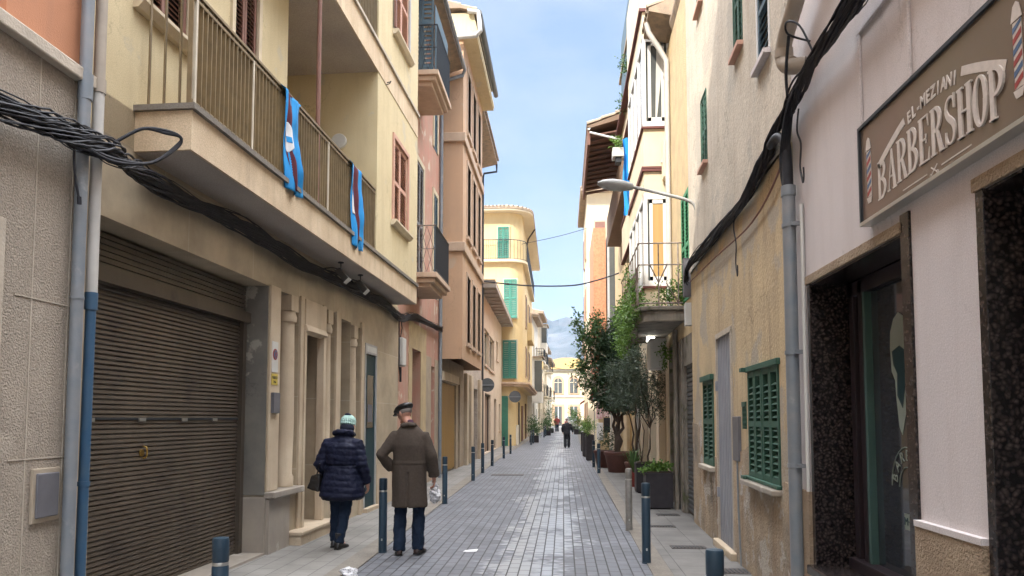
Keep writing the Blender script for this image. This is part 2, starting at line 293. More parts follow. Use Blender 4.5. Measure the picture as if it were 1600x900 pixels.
    ab2 = N(nt, 'ShaderNodeMath', operation='MULTIPLY_ADD'); ab2.inputs[1].default_value = .25; L(nb.outputs['Fac'], ab2.inputs[0]); L(br.outputs['Fac'], ab2.inputs[2])
    L(ab2.outputs[0], bp.inputs['Height']); L(bp.outputs[0], p.inputs['Normal'])
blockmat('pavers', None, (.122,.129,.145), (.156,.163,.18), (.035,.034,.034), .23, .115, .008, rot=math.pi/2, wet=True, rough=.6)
blockmat('pavement', None, (.185,.176,.16), (.215,.205,.186), (.1,.094,.088), .42, .21, .006, rot=math.pi/2, rough=.7)
blockmat('pavement_rough', None, (.145,.14,.132), (.165,.159,.148), (.09,.086,.08), .4, .4, .006, rot=math.pi/2, rough=.75, bump=.6)
blockmat('wall_slabs', None, (.43,.355,.25), (.37,.305,.215), (.5,.44,.34), 1.35, .92, .006, off=.3, axis='yz', rough=.5, bump=.25)

# ------------------------------------------------------------------ mesh helpers
class Frame:
    """a facade frame: o = outward from the wall plane, y = metres along the street, z = up"""
    def __init__(s, x0, y0, k=0, side=1): s.x0, s.y0, s.k, s.side = x0, y0, k, side
    def v(s, o, y, z): return (s.side*o, y-s.y0, z)
WORLD = Frame(0, 0)
class MB:
    def __init__(s, fr=WORLD): s.V = []; s.F = []; s.fr = fr
    def add(s, vs, fs):
        n = len(s.V); s.V += [s.fr.v(*v) for v in vs]; s.F += [tuple(i+n for i in f) for f in fs]; return s
    def box(s, o0, o1, y0, y1, z0, z1):
        return s.add([(o0,y0,z0),(o1,y0,z0),(o1,y1,z0),(o0,y1,z0),(o0,y0,z1),(o1,y0,z1),(o1,y1,z1),(o0,y1,z1)],
              [(0,3,2,1),(4,5,6,7),(0,1,5,4),(1,2,6,5),(2,3,7,6),(3,0,4,7)])
    def quad(s, *vs): return s.add(vs, [tuple(range(len(vs)))])
    def prism(s, prof, y0, y1):            # profile in (o,z), swept along the street
        n = len(prof); vs = [(o, y0, z) for o, z in prof]+[(o, y1, z) for o, z in prof]
        return s.add(vs, [tuple(range(n)), tuple(range(2*n-1, n-1, -1))]+[(i, i+n, (i+1) % n+n, (i+1) % n) for i in range(n)])
    def plan(s, prof, z0, z1):             # profile in (o,y), raised in z
        n = len(prof); vs = [(o, y, z0) for o, y in prof]+[(o, y, z1) for o, y in prof]
        return s.add(vs, [tuple(range(n)), tuple(range(2*n-1, n-1, -1))]+[(i, i+n, (i+1) % n+n, (i+1) % n) for i in range(n)])
    def face(s, prof, y0, y1):             # profile in (o,z) facing along the street
        return s.prism(prof, y0, y1)
    def elev(s, prof, o0, o1):             # profile in (y,z) facing the street
        n = len(prof); vs = [(o0, y, z) for y, z in prof]+[(o1, y, z) for y, z in prof]
        return s.add(vs, [tuple(range(n)), tuple(range(2*n-1, n-1, -1))]+[(i, i+n, (i+1) % n+n, (i+1) % n) for i in range(n)])
    def tube(s, pts, r, n=8, caps=True):
        P = [Vector(s.fr.v(*p)) for p in pts]; rs = r if isinstance(r, (list, tuple)) else [r]*len(P)
        base = len(s.V); up = None
        for i, p in enumerate(P):
            t = (P[min(i+1, len(P)-1)]-P[max(i-1, 0)])
            if t.length < 1e-9: t = Vector((0, 0, 1))
            t.normalize()
            if up is None:
                up = Vector((0, 0, 1)) if abs(t.z) < .9 else Vector((1, 0, 0))
            a = t.cross(up); 
            if a.length < 1e-4: a = t.cross(Vector((0, 1, 0)))
            a.normalize(); b = a.cross(t).normalized(); up = b
            for k in range(n):
                q = 2*math.pi*k/n; c = p+a*math.cos(q)*rs[i]+b*math.sin(q)*rs[i]; s.V.append(tuple(c))
        for i in range(len(P)-1):
            for k in range(n):
                s.F.append((base+i*n+k, base+i*n+(k+1) % n, base+(i+1)*n+(k+1) % n, base+(i+1)*n+k))
        if caps:
            s.F.append(tuple(base+k for k in range(n-1, -1, -1))); s.F.append(tuple(base+(len(P)-1)*n+k for k in range(n)))
        return s
    def lathe(s, cx, cy, prof, n=24):      # prof (r,z)
        base = []; vs = []
        for r, z in prof:
            vs += [(cx+r*math.cos(2*math.pi*k/n), cy+r*math.sin(2*math.pi*k/n), z) for k in range(n)]
        fs = [(i*n+k, i*n+(k+1) % n, (i+1)*n+(k+1) % n, (i+1)*n+k) for i in range(len(prof)-1) for k in range(n)]
        fs += [tuple(range(n-1, -1, -1)), tuple((len(prof)-1)*n+k for k in range(n))]
        return s.add(vs, fs)
    def disc(s, o, y, z, r, th, n=28, axis='y'):
        vs = []
        for d in (0, th):
            for k in range(n):
                a = 2*math.pi*k/n
                vs.append((o+r*math.cos(a), y+d, z+r*math.sin(a)) if axis == 'y' else (o+d, y+r*math.cos(a), z+r*math.sin(a)))
        return s.add(vs, [tuple(range(n)), tuple(range(2*n-1, n-1, -1))]+[(k, (k+1) % n, (k+1) % n+n, k+n) for k in range(n)])
    def ob(s, name, m, parent=None, bevel=0, smooth=False, recalc=True):
        me = bpy.data.meshes.new(name); me.from_pydata(s.V, [], s.F)
        if recalc or bevel:
            bm = bmesh.new(); bm.from_mesh(me); bmesh.ops.recalc_face_normals(bm, faces=bm.faces); bm.to_mesh(me); bm.free()
        me.materials.append(MT[m]); 
        if smooth:
            for p in me.polygons: p.use_smooth = True
            try: me.set_sharp_from_angle(angle=rad(40))
            except Exception: pass
        o = bpy.data.objects.new(name, me); COL.objects.link(o)
        if parent: o.parent = parent
        if bevel:
            b = o.modifiers.new('bevel', 'BEVEL'); b.width = bevel; b.segments = 2; b.limit_method = 'ANGLE'
        return o
def tag(o, label=None, cat=None, group=None, kind=None):
    if label: o['label'] = label
    if cat: o['category'] = cat
    if group: o['group'] = group
    if kind: o['kind'] = kind
    return o
def thing(name, label, cat, loc=(0,0,0), rz=0, group=None):
    o = bpy.data.objects.new(name, None); COL.objects.link(o); o.location = loc; o.rotation_euler = (0, 0, rz); o.empty_display_size = .2
    return tag(o, label, cat, group)
def copy_tree(o, parent=None):
    c = o.copy(); COL.objects.link(c)
    if parent: c.parent = parent
    for ch in [x for x in bpy.data.objects if x.parent == o]: copy_tree(ch, c)
    return c
def pieces(name, m, parent, boxes, fr, bevel=0):
    for q in boxes: MB(fr).box(*q).ob(name, m, parent, bevel=bevel)
class House(Frame):
    def __init__(s, name, label, x0, y0, k=0, side=1, cat='building'):
        super().__init__(x0, y0, k, side); s.e = thing(name, label, cat, (x0, y0, 0), -math.atan(k))
    def mb(s): return MB(s)
    def wall(s, m, y0, y1, z0, z1, op=(), o=0, depth=6, name='wall', solid=True, back=None):
        """front plane with recessed openings (y0,y1,z0,z1,depth) closed into a hull"""
        b = s.mb(); ys = sorted({y0, y1, *[v for q in op for v in q[:2]]}); zs = sorted({z0, z1, *[v for q in op for v in q[2:4]]})
        ys = [v for v in ys if y0 <= v <= y1]; zs = [v for v in zs if z0 <= v <= z1]
        for i in range(len(ys)-1):
            for j in range(len(zs)-1):
                cy, cz = (ys[i]+ys[i+1])/2, (zs[j]+zs[j+1])/2
                if any(q[0] < cy < q[1] and q[2] < cz < q[3] for q in op): continue
                b.quad((o, ys[i], zs[j]), (o, ys[i+1], zs[j]), (o, ys[i+1], zs[j+1]), (o, ys[i], zs[j+1]))
        for q in op:
            a, c, d, e, dp = q[:5]; i = o-dp
            b.quad((o,a,d),(i,a,d),(i,a,e),(o,a,e)); b.quad((o,c,d),(i,c,d),(i,c,e),(o,c,e))
            b.quad((o,a,d),(i,a,d),(i,c,d),(o,c,d)); b.quad((o,a,e),(i,a,e),(i,c,e),(o,c,e))
            b.quad((i,a,d),(i,c,d),(i,c,e),(i,a,e))
        k = o-depth
        b.quad((o,y0,z0),(k,y0,z0),(k,y0,z1),(o,y0,z1)); b.quad((o,y1,z0),(k,y1,z0),(k,y1,z1),(o,y1,z1))
        b.quad((k,y0,z0),(k,y1,z0),(k,y1,z1),(k,y0,z1)); b.quad((o,y0,z1),(k,y0,z1),(k,y1,z1),(o,y1,z1))
        return b.ob(name, m, s.e, recalc=False)
    def box(s, name, m, *a, parent=None, bevel=0): return s.mb().box(*a).ob(name, m, parent or s.e, bevel=bevel)
def louvre(b, y0, y1, z0, z1, o, leaves=2, pitch=.055, st=.05, mid=True, th=.035, ledge=None):
    """louvred shutter leaves with stiles, rails and tilted slats"""
    wd = (y1-y0)/leaves
    for i in range(leaves):
        a, c = y0+i*wd+.004, y0+(i+1)*wd-.004
        b.box(o, o+th, a, a+st, z0, z1); b.box(o, o+th, c-st, c, z0, z1)
        for zz in ([z0, z1-st*1.4, (z0+z1)/2-st*.6] if mid else [z0, z1-st*1.4]): b.box(o+.001, o+th-.001, a+st, c-st, zz, zz+st*1.4)
        z = z0+st*1.4
        while z < z1-st*1.4-pitch:
            b.prism([(o+.004, z+pitch*.42), (o+.010, z+pitch*.5), (o+th-.003, z+.006), (o+th-.009, z)], a+st, c-st); z += pitch
    return b
def louvre_x(b, o0, o1, z0, z1, y, leaves=2, pitch=.055, st=.05, th=.035):
    """the same facing along the street"""
    wd = (o1-o0)/leaves
    for i in range(leaves):
        a, c = o0+i*wd+.004, o0+(i+1)*wd-.004
        b.box(a, a+st, y, y+th, z0, z1); b.box(c-st, c, y, y+th, z0, z1)
        for zz in [z0, z1-st*1.4, (z0+z1)/2-st*.6]: b.box(a+st, c-st, y+.001, y+th-.001, zz, zz+st*1.4)
        z = z0+st*1.4
        while z < z1-st*1.4-pitch:
            b.add([(a+st,y+.004,z),(c-st,y+.004,z),(c-st,y+th-.004,z+pitch*.8),(a+st,y+th-.004,z+pitch*.8)], [(0,1,2,3)]); z += pitch
    return b
def tiles(b, y0, y1, oe, ze, ob, zb, p=.2, r=.085):
    """rows of curved roof tiles from the eave (oe,ze) up to (ob,zb)"""
    n = int((y1-y0)/p); L_ = math.hypot(oe-ob, ze-zb); k = max(1, int(L_/.4))
    for i in range(n):
        yc = y0+(i+.5)*(y1-y0)/n
        for j in range(k):
            t0, t1 = j/k, min(1, (j+1)/k+.06/k)
            oa, za = oe+(ob-oe)*t0, ze+(zb-ze)*t0+.02+R.uniform(-.008,.008); oc, zc = oe+(ob-oe)*t1, ze+(zb-ze)*t1
            m = 6; vs = []
            dy = R.uniform(-.008,.008)
            for (o, z, rr) in ((oa, za, r*1.08), (oc, zc, r*.9)):
                for q in range(m+1): a = math.pi*q/m; vs.append((o, yc+dy-rr*math.cos(a), z+rr*math.sin(a)))
                for q in range(m, -1, -1): a = math.pi*q/m; vs.append((o, yc+dy-(rr-.016)*math.cos(a), z+(rr-.016)*math.sin(a)))
            c = 2*(m+1)
            b.add(vs, [(q, (q+1) % c, (q+1) % c+c, q+c) for q in range(c)]+[tuple(range(c-1,-1,-1))])
    return b
def pipe_pts(b, pts, r, n=12): return b.tube(pts, r, n)
def smoothpath(pts, m=6):
    P = [Vector(p) for p in pts]; out = []
    for i in range(len(P)-1):
        a, b, c, d = P[max(i-1,0)], P[i], P[i+1], P[min(i+2, len(P)-1)]
        for k in range(m):
            t = k/m; out.append(.5*((2*b)+(c-a)*t+(2*a-5*b+4*c-d)*t*t+(-a+3*b-3*c+d)*t*t*t))
    out.append(P[-1]); return [tuple(p) for p in out]
def bundle(pts, n, spread, r=(.008,.014), seed=1, fr=WORLD, sag=.02):
    """twisted bundle of loose cables along a path"""
    rr = random.Random(seed); b = MB(fr); base = smoothpath(pts, 10)
    for i in range(n):
        ph, a0 = rr.uniform(0, 6.28), rr.uniform(.15, 1); f = rr.uniform(.15,.5); ps = []
        for j, p in enumerate(base):
            q = ph+j*f*.5; s_ = spread*a0*(1+.35*math.sin(j*.31+ph*3))
            ps.append((p[0]+s_*.55*math.cos(q)+rr.uniform(-.003,.003), p[1]+rr.uniform(-.003,.003), p[2]+s_*math.sin(q)-sag*abs(math.sin(j*.22+ph))+rr.uniform(-.004,.004)))
        b.tube(ps, rr.uniform(*r), 6)
    return b
def foliage(blobs, n, size, seed=1, droop=0, aspect=.45, shell=.45, loc=(0,0,0)):
    """leaf-sized faces clumped through the volume of several ellipsoids (x,y,z,rx,ry,rz,weight)"""
    rr = random.Random(seed); b = MB(); tot = sum(q[6] for q in blobs)
    for (x,y,z,rx,ry,rz,wt) in blobs:
        nl = int(n*wt/tot); tw = max(1, nl//9)
        for _ in range(tw):
            d = Vector((rr.gauss(0,1), rr.gauss(0,1), rr.gauss(0,1))).normalized(); q = rr.uniform(shell, 1.06)**.7
            c = Vector((x+d.x*rx*q, y+d.y*ry*q, z+d.z*rz*q)); ax = (d+Vector((rr.uniform(-.6,.6), rr.uniform(-.6,.6), rr.uniform(-.3,.7)-droop))).normalized()
            for k in range(9):
                c2 = c+ax*(k-4)*size*.42+Vector((rr.uniform(-1,1), rr.uniform(-1,1), rr.uniform(-1,1)))*size*.35
                l = (ax*.6+Vector((rr.uniform(-1,1), rr.uniform(-1,1), rr.uniform(-.8,.8)-droop*.5))).normalized()*size*rr.uniform(.7,1.25)
                wv = l.cross(Vector((rr.uniform(-1,1), rr.uniform(-1,1), rr.uniform(-1,1)))); 
                if wv.length < 1e-6: continue
                wv = wv.normalized()*l.length*aspect*.5
                m = c2+l*.5; b.V += [tuple(c2), tuple(m+wv), tuple(c2+l), tuple(m-wv)]; i = len(b.V)-4; b.F.append((i, i+1, i+2, i+3))
    return b
def branches(b, base, tips, r0, seed=1, wig=.05):
    rr = random.Random(seed); P = Vector(base)
    for t in tips:
        T = Vector(t); ps = []; n = 7
        for i in range(n+1):
            u = i/n; p = P.lerp(T, u); k = math.sin(u*math.pi)*wig
            ps.append((p.x+rr.uniform(-k,k), p.y+rr.uniform(-k,k), p.z+.12*math.sin(u*math.pi)*(T-P).length*.3))
        b.tube(ps, [r0*(1-.8*i/n) for i in range(n+1)], 7)
    return b

# ------------------------------------------------------------------ ground, road, pavements, hills
def gz(y): return 0 if y < 45 else min(.55, (y-45)*.01)
def ribbon(name, m, edge, z, kind='structure', thick=0):
    """edge(y) -> (x0,x1); a strip following the street"""
    ys = [-14, 0, 5, 10, 15, 20, 25, 30, 36, 45, 60, 80, 100, 130]; b = MB()
    for i in range(len(ys)-1):
        (a, c), (d, e) = edge(ys[i]), edge(ys[i+1]); za, zb = gz(ys[i])+z, gz(ys[i+1])+z
        b.quad((a, ys[i], za), (c, ys[i], za), (e, ys[i+1], zb), (d, ys[i+1], zb))
        if thick:
            b.quad((a, ys[i], za-thick), (a, ys[i], za), (d, ys[i+1], zb), (d, ys[i+1], zb-thick))
            b.quad((c, ys[i], za-thick), (c, ys[i], za), (e, ys[i+1], zb), (e, ys[i+1], zb-thick))
    o = b.ob(name, m); tag(o, kind=kind); return o
xl = lambda y: -2.0-.017*min(y, 30) + (0 if y < 45 else (y-45)*.012)
xr = lambda y: .84+.006*min(y, 30) + (0 if y < 45 else (y-45)*.012)
g = MB()
ys = [-3000, -14, 45, 100, 3000]
for i in range(4):
    z0, z1 = gz(ys[i])-.03, gz(ys[i+1])-.03
    g.quad((-3000, ys[i], z0), (3000, ys[i], z0), (3000, ys[i+1], z1), (-3000, ys[i+1], z1))
tag(g.ob('ground', 'kerb'), kind='structure')
ribbon('road', 'pavers', lambda y: (xl(y), xr(y)), 0)
ribbon('kerb_left', 'kerb', lambda y: (xl(y)-.24, xl(y)), .012, thick=.02)
ribbon('kerb_right', 'kerb', lambda y: (xr(y), xr(y)+.2), .012, thick=.02)
ribbon('pavement_left', 'pavement', lambda y: (-5.5, xl(y)-.244), .008, thick=.02)
ribbon('pavement_right', 'pavement_rough', lambda y: (xr(y)+.204, 4.5), .008, thick=.02)
# mountain ridge 1.5 km off
hb = MB(); nx, ny = 90, 26
hv = []
for j in range(ny):
    for i in range(nx):
        x = -700+1400*i/(nx-1); y = 1100+700*j/(ny-1); u = j/(ny-1)
        h = 205*min(1, u*1.35)*(1+.1*math.sin(x*.013+1)+.16*noise.noise(Vector((x*.006, y*.006, 1))))+34*noise.noise(Vector((x*.02, y*.02, 5)))*u+14*noise.noise(Vector((x*.07, y*.07, 9)))*u
        hv.append((x, y, max(-1, h)))
hb.add(hv, [(j*nx+i, j*nx+i+1, (j+1)*nx+i+1, (j+1)*nx+i) for j in range(ny-1) for i in range(nx-1)])
tag(hb.ob('mountain', 'mountain'), kind='structure')

def cover(name, x, y, w, l, label, slots=True):
    b = MB(); b.box(x-w/2, x+w/2, y-l/2, y+l/2, -.02, .014 if slots else .006); t = b.ob(name, 'cover_iron')
    if slots:
        s = MB(); n = int(w/.045)
        for i in range(n): s.box(x-w/2+.02+i*(w-.04)/n, x-w/2+.035+i*(w-.04)/n, y-l/2+.03, y+l/2-.03, .015, .019)
        s.ob('grating', 'dark_iron', t)
    tag(t, label, 'drain cover')
cover('drain_cover', 1.5, 9.15, .42, .22, 'iron drain grating on the right pavement beside the tall dark blue bollard')
cover('drain_cover', 1.72, 7.75, .34, .26, 'iron drain grating on the right pavement in front of the steel door')
cover('drain_cover', 1.42, 10.9, .36, .2, 'narrow iron grating set across the pavement beside the worn steel bollard')
cover('drain_cover', 1.68, 12.2, .36, .24, 'dark iron cover on the pavement in front of the square planter with low greenery')
cover('manhole_cover', -1.55, 20.7, .9, .5, 'flat rectangular manhole cover on the left of the lane', False)

# ------------------------------------------------------------------ left side: granular stone building
def railing(fr, parent, pts, z0, z1, sp, m, bar=.007, flat=None, top=.018, name='railing', mid=None):
    b = MB(fr)
    for (p, q) in zip(pts, pts[1:]):
        L_ = math.hypot(q[0]-p[0], q[1]-p[1]); n = max(1, int(L_/sp))
        for i in range(n+1):
            o, y = p[0]+(q[0]-p[0])*i/n, p[1]+(q[1]-p[1])*i/n
            if flat: b.box(o-flat, o+flat, y-bar, y+bar, z0, z1)
            else: b.tube([(o, y, z0), (o, y, z1)], bar, 5)
        for zz in [z1, z0+.04]+([mid] if mid else []): b.tube([(p[0], p[1], zz), (q[0], q[1], zz)], top if zz == z1 else top*.6, 6)
    return b.ob(name, m, parent)

B = House('stone_house', 'granular grey-beige stone house with a terracotta upper floor, nearest on the left', -3.3, 5)
B.wall('stipple', -.4, 4.82, 0, 3.86, [(3.0, 4.0, .78, 2.64, .25)])
B.wall('terracotta', -.4, 4.82, 3.86, 12.6, [(2.9, 4.04, 3.97, 6, .15)], name='upper_wall')
B.box('ledge', 'ledge', 0, .07, -.4, 4.83, 3.84, 3.93, bevel=.01)
s = B.mb(); s.box(-.01, .014, 4.0, 4.10, .7, 2.74); s.box(-.01, .016, 2.9, 4.0, 2.64, 2.74); s.box(-.01, .04, 2.9, 4.12, .68, .78); s.ob('window_surround', 'ledge', B.e, bevel=.006)
f = B.mb(); f.box(-.2, -.14, 3.98, 4.07, .78, 2.64); f.box(-.2, -.14, 3.0, 4.07, 2.56, 2.64); f.box(-.2, -.14, 3.5, 3.56, .78, 2.6); wf = f.ob('window', 'shutter_dark', B.e)
B.mb().box(-.19, -.17, 3.0, 4.0, .78, 2.6).ob('pane', 'glass_dark', wf)
u = B.mb(); u.box(-.1, -.05, 3.94, 4.04, 3.97, 6); u.box(-.1, -.05, 2.9, 4.0, 3.97, 4.06); u.ob('upper_window', 'frame_white', B.e)
j = B.mb()
for yy in (4.34, 4.68): j.box(-.005, .004, yy, yy+.01, 0, 3.84)
for zz in (.45, 1.3, 2.3): j.box(-.005, .005, 4.2, 4.75, zz, zz+.008)
j.ob('joints', 'ledge', B.e)
m = B.mb().box(0, .02, 4.40, 4.65, .9, 1.24).ob('meter_box', 'meter_frame', B.e, bevel=.004)
B.mb().box(.015, .035, 4.425, 4.625, .93, 1.21).ob('meter_door', 'plastic_grey', m, bevel=.008)
pp = B.mb(); pp.tube([(.06, 4.69, 0), (.06, 4.69, 3.4), (.06, 4.7, 12)], .04, 14); pp.tube([(.06, 4.695, 3.72), (.06, 4.695, 3.9)], .047, 14); pp.tube([(.06, 4.69, 2.35), (.06, 4.69, 2.37)], .044, 14)
pp.ob('downpipe', 'pipe_grey', B.e, smooth=True)

# ------------------------------------------------------------------ left side: cream house with garage and long balcony
K = .028
B = House('cream_house', 'cream yellow house with a long railed balcony over a brown garage shutter', -3.5, 5.2, K)
B.wall('wall_slabs', 4.84, 14.35, 0, 3.75, [(5.28, 8.31, 0, 3.1, .34), (8.62, 9.24, .7, 3.1, .3), (9.34, 10.1, .16, 2.72, .28), (10.18, 10.62, .75, 3.12, .22), (10.83, 11.36, .1, 3.07, .3), (11.37, 11.86, .75, 3.04, .22), (12.16, 12.8, .05, 2.78, .12)], name='ground_floor_wall')
# garage: marble reveal, roller housing, slatted shutter
r = B.mb(); r.box(-.34, .004, 8.3, 8.306, .68, 3.1); r.ob('pier', 'pier_marble', B.e)
r = B.mb(); r.box(-.34, .012, 8.29, 8.6, 0, .665); r.ob('pier_base', 'base_marble', B.e)
gd = B.mb(); z = .03
prof = []
while z < 2.66:
    prof += [(-.30, z), (-.29, z+.006), (-.286, z+.012), (-.292, z+.034), (-.302, z+.038)]; z += .041
gd.prism(prof+[(-.33, z), (-.33, .03)], 5.3, 8.29)
g_ = gd.ob('garage_shutter', 'roller_brown', B.e)
hs = B.mb(); hs.box(-.33, -.2, 5.28, 8.3, 2.66, 2.78)
zz = 2.79
while zz < 3.08: hs.box(-.32, -.27, 5.28, 8.3, zz, zz+.04); zz += .05
hs.ob('shutter_housing', 'roller_brown', g_)
B.mb().box(-.29, -.278, 5.32, 8.28, 1.545, 1.565).ob('lock_bar', 'dark_iron', g_)
h = B.mb(); h.disc(-.288, 6.37, 1.25, .033, .012, axis='x'); h.ob('lock_plate', 'brass', g_, bevel=.003)
h = B.mb(); h.tube(smoothpath([(-.278, 6.385, 1.2), (-.25, 6.39, 1.215), (-.243, 6.39, 1.255), (-.25, 6.39, 1.295), (-.278, 6.385, 1.31)], 4), .007, 8); h.ob('handle', 'brass', g_, smooth=True)
for yy in (5.6, 6.3, 7.0, 7.6): B.mb().box(-.28, -.268, yy, yy+.1, 1.53, 1.56).ob('clip', 'band_steel', g_)
B.mb().box(-.34, -.24, 8.2, 8.28, 0, 2.66).ob('guide_rail', 'roller_brown', g_)
B.mb().box(-.34, .02, 5.28, 8.3, .0, .035).ob('threshold', 'base_marble', B.e)
# plinths and sill under the column window
B.box('base_slab', 'base_marble', .0, .05, 8.33, 8.93, 0, .63)
B.box('sill', 'base_marble', -.1, .12, 8.31, 9.24, .64, .715, bevel=.012)
B.box('plinth', 'pale_stone', 0, .012, 12.9, 14.35, 0, .75)
st = B.mb(); st.box(-.25, .19, 8.96, 10.2, 0, .13); st.box(-.25, .21, 8.94, 10.22, .13, .17); st.ob('step', 'pale_stone', B.e, bevel=.006)
# stone strips and door surround
pieces('pilaster', 'pale_stone', B.e, [(0, .03, 8.33, 8.61, .72, 3.12)]+[(0, .035, a, c, 0, 3.14) for a, c in ((9.24, 9.36), (10.06, 10.18), (10.62, 10.82), (11.86, 11.98))], B, .008)
s = B.mb(); s.box(0, .05, 9.36, 10.06, 2.76, 3.12); s.prism([(0, 2.66), (.09, 2.7), (.06, 2.78), (0, 2.78)], 9.34, 10.1); s.box(-.05, .055, 9.33, 9.4, .17, 2.7); s.box(-.05, .055, 10.03, 10.1, .17, 2.7); s.ob('door_surround', 'pale_stone', B.e, bevel=.006)
d = B.mb().box(-.27, -.2, 9.4, 10.03, .17, 2.7).ob('stone_door', 'door_stone', B.e)
B.mb().box(-.2, -.185, 9.55, 9.9, .5, 2.4).ob('door_panel', 'door_stone', d, bevel=.006)
for (yc, zb, zt, rr) in ((9.03, .72, 3.1, .115), (10.4, .8, 3.12, .1), (11.6, .8, 3.04, .1)):
    c = B.mb(); c.lathe(-.08, yc, [(rr*1.05, zb), (rr*1.05, zb+.12), (rr*.9, zb+.15), (rr*1.0, zb+.8), (rr*.88, zt-.34), (rr*1.08, zt-.33), (rr*1.15, zt-.27), (rr*.98, zt-.22), (rr*.98, zt-.2)], 20)
    co = c.ob('column', 'pale_stone', B.e, smooth=True)
    B.mb().box(-.08-rr, -.08+rr, yc-rr, yc+rr, zt-.2, zt).ob('capital', 'pale_stone', co, bevel=.008)
for (a, c, z0, z1) in ((8.64, 9.22, .72, 3.08), (10.84, 11.35, .12, 3.05)):
    q = B.mb().box(-.3, -.24, a, c, z0, z1).ob('dark_door' if z0 < .5 else 'dark_window', 'door_brown', B.e)
# teal door with pale frame and lettered plate above
f = B.mb(); f.box(-.02, .015, 12.14, 12.17, .04, 2.83); f.box(-.02, .015, 12.79, 12.82, .04, 2.83); f.box(-.02, .015, 12.17, 12.79, 2.66, 2.83); f.ob('teal_door_frame', 'frame_grey', B.e)
d = B.mb().box(-.1, -.01, 12.175, 12.785, .06, 2.65).ob('teal_door', 'door_teal', B.e)
B.mb().box(-.01, -.004, 12.3, 12.66, 1.4, 2.3).ob('door_glass', 'glass_dark', d); B.mb().box(-.004, .0, 12.35, 12.6, 1.5, 1.8).ob('notice', 'plastic_grey', d)
B.box('doorstep', 'pale_stone', -.05, .08, 12.1, 12.86, 0, .07)
p = B.mb().box(.015, .021, 12.2, 12.76, 2.69, 2.79).ob('door_plate', 'plastic_white', B.e)
def text(body, size, m, parent, loc, rot, ext=.0015, off=0, name='lettering', align='CENTER', sx=1):
    c = bpy.data.curves.new(name, 'FONT'); c.body = body; c.size = size; c.extrude = ext; c.offset = off; c.align_x = align; c.align_y = 'CENTER'
    t = bpy.data.objects.new(name, c); COL.objects.link(t); dg = bpy.context.evaluated_depsgraph_get(); me = bpy.data.meshes.new_from_object(t.evaluated_get(dg))
    bpy.data.objects.remove(t); o = bpy.data.objects.new(name, me); COL.objects.link(o); me.materials.clear(); me.materials.append(MT[m])
    o.parent = parent; M = Matrix.Translation(loc) @ rot.to_4x4() @ Matrix.Diagonal((sx, 1, 1, 1)); me.transform(M); return o
RL = Matrix(((0,0,1),(1,0,0),(0,1,0)))      # readable on the left facades (text runs away from the camera)
RR = Matrix(((0,0,-1),(-1,0,0),(0,1,0)))    # readable on the right facades (text runs towards the camera)
def plinth_letters(): pass
# cream upper storeys: windowed wall, recessed loggia, projecting block
B.wall('cream_yellow', 4.84, 8.72, 3.75, 12.8, [(5.72, 6.42, 5.0, 6.5, .1), (7.3, 7.86, 4.12, 6.35, .1), (5.72, 6.42, 8.4, 9.9, .1), (7.3, 7.9, 7.5, 9.7, .1)], name='upper_wall')
B.wall('cream_yellow', 8.72, 11.05, 3.75, 12.8, [], o=-1.7, depth=4.3, name='loggia_wall')
B.wall('cream_yellow', 11.05, 13.8, 4.06, 12.8, [(12.02, 13.0, 4.86, 6.28, .12), (12.02, 13.0, 8.12, 9.7, .12)], o=.48, depth=6.4, name='bay_wall')
B.wall('cream_yellow', 13.8, 14.33, 3.75, 12.8, [], o=-.02, name='return_wall')
for (z0, z1, y0) in ((3.73, 4.06, 5.68), (6.96, 7.36, 5.68), (10.2, 10.6, 5.68)):
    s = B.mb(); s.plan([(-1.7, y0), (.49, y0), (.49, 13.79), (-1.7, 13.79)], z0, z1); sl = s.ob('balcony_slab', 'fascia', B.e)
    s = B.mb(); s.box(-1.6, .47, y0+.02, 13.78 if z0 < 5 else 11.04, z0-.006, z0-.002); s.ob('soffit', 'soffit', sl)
    s = B.mb(); s.box(-.0, .525, y0-.03, y0+.08, z1+.002, z1+.05); s.box(.42, .525, y0+.08, 13.81, z1+.002, z1+.05); s.ob('coping', 'ledge' if z0 > 5 else 'kerb', sl)
B.box('end_panel', 'fascia', -.06, .0, 5.17, 5.7, 3.73, 4.06)
def bars(y0, y1, z0, z1, sp=.078):
    b = B.mb(); y = y0
    while y < y1: b.box(.428, .468, y-.005, y+.005, z0, z1); y += sp
    o = .1
    while o < .44: b.box(o-.006, o+.006, y0-.012, y0+.012, z0, z1); o += .133
    b.box(.43, .46, y0, y1, z0+.05, z0+.075); b.box(0, .44, y0-.015, y0+.015, z0+.0, z0+.02)
    r = b.ob('railing', 'rail_bronze', B.e)
    h = B.mb(); h.box(.41, .48, y0-.02, y1, z1, z1+.03); h.box(0, .41, y0-.02, y0+.03, z1, z1+.03); h.box(.42, .47, y0, y1, z1-.05, z1-.02); h.ob('handrail', 'rail_bronze', r, bevel=.004)
    y = y0+.05
    while y < y1: B.mb().box(.43, .475, y-.011, y+.011, z0, z1-.03).ob('post', 'rail_pale', r); y += 1.06
bars(5.7, 11.03, 4.1, 5.06); bars(5.7, 11.03, 7.41, 8.4)
pl = B.mb(); pl.tube([(.44, 8.62, 4.1), (.44, 8.62, 6.96)], .028, 10); pl.ob('awning_pole', 'shutter_brown', B.e, smooth=True)
pl = B.mb(); pl.tube([(.44, 8.665, 4.1), (.44, 8.665, 6.96)], .011, 8); pl.ob('awning_cord', 'frame_white', B.e)
d = B.mb().disc(-.12, 11.0, 5.86, .12, .05).ob('wall_disc', 'plastic_white', B.e, bevel=.01)
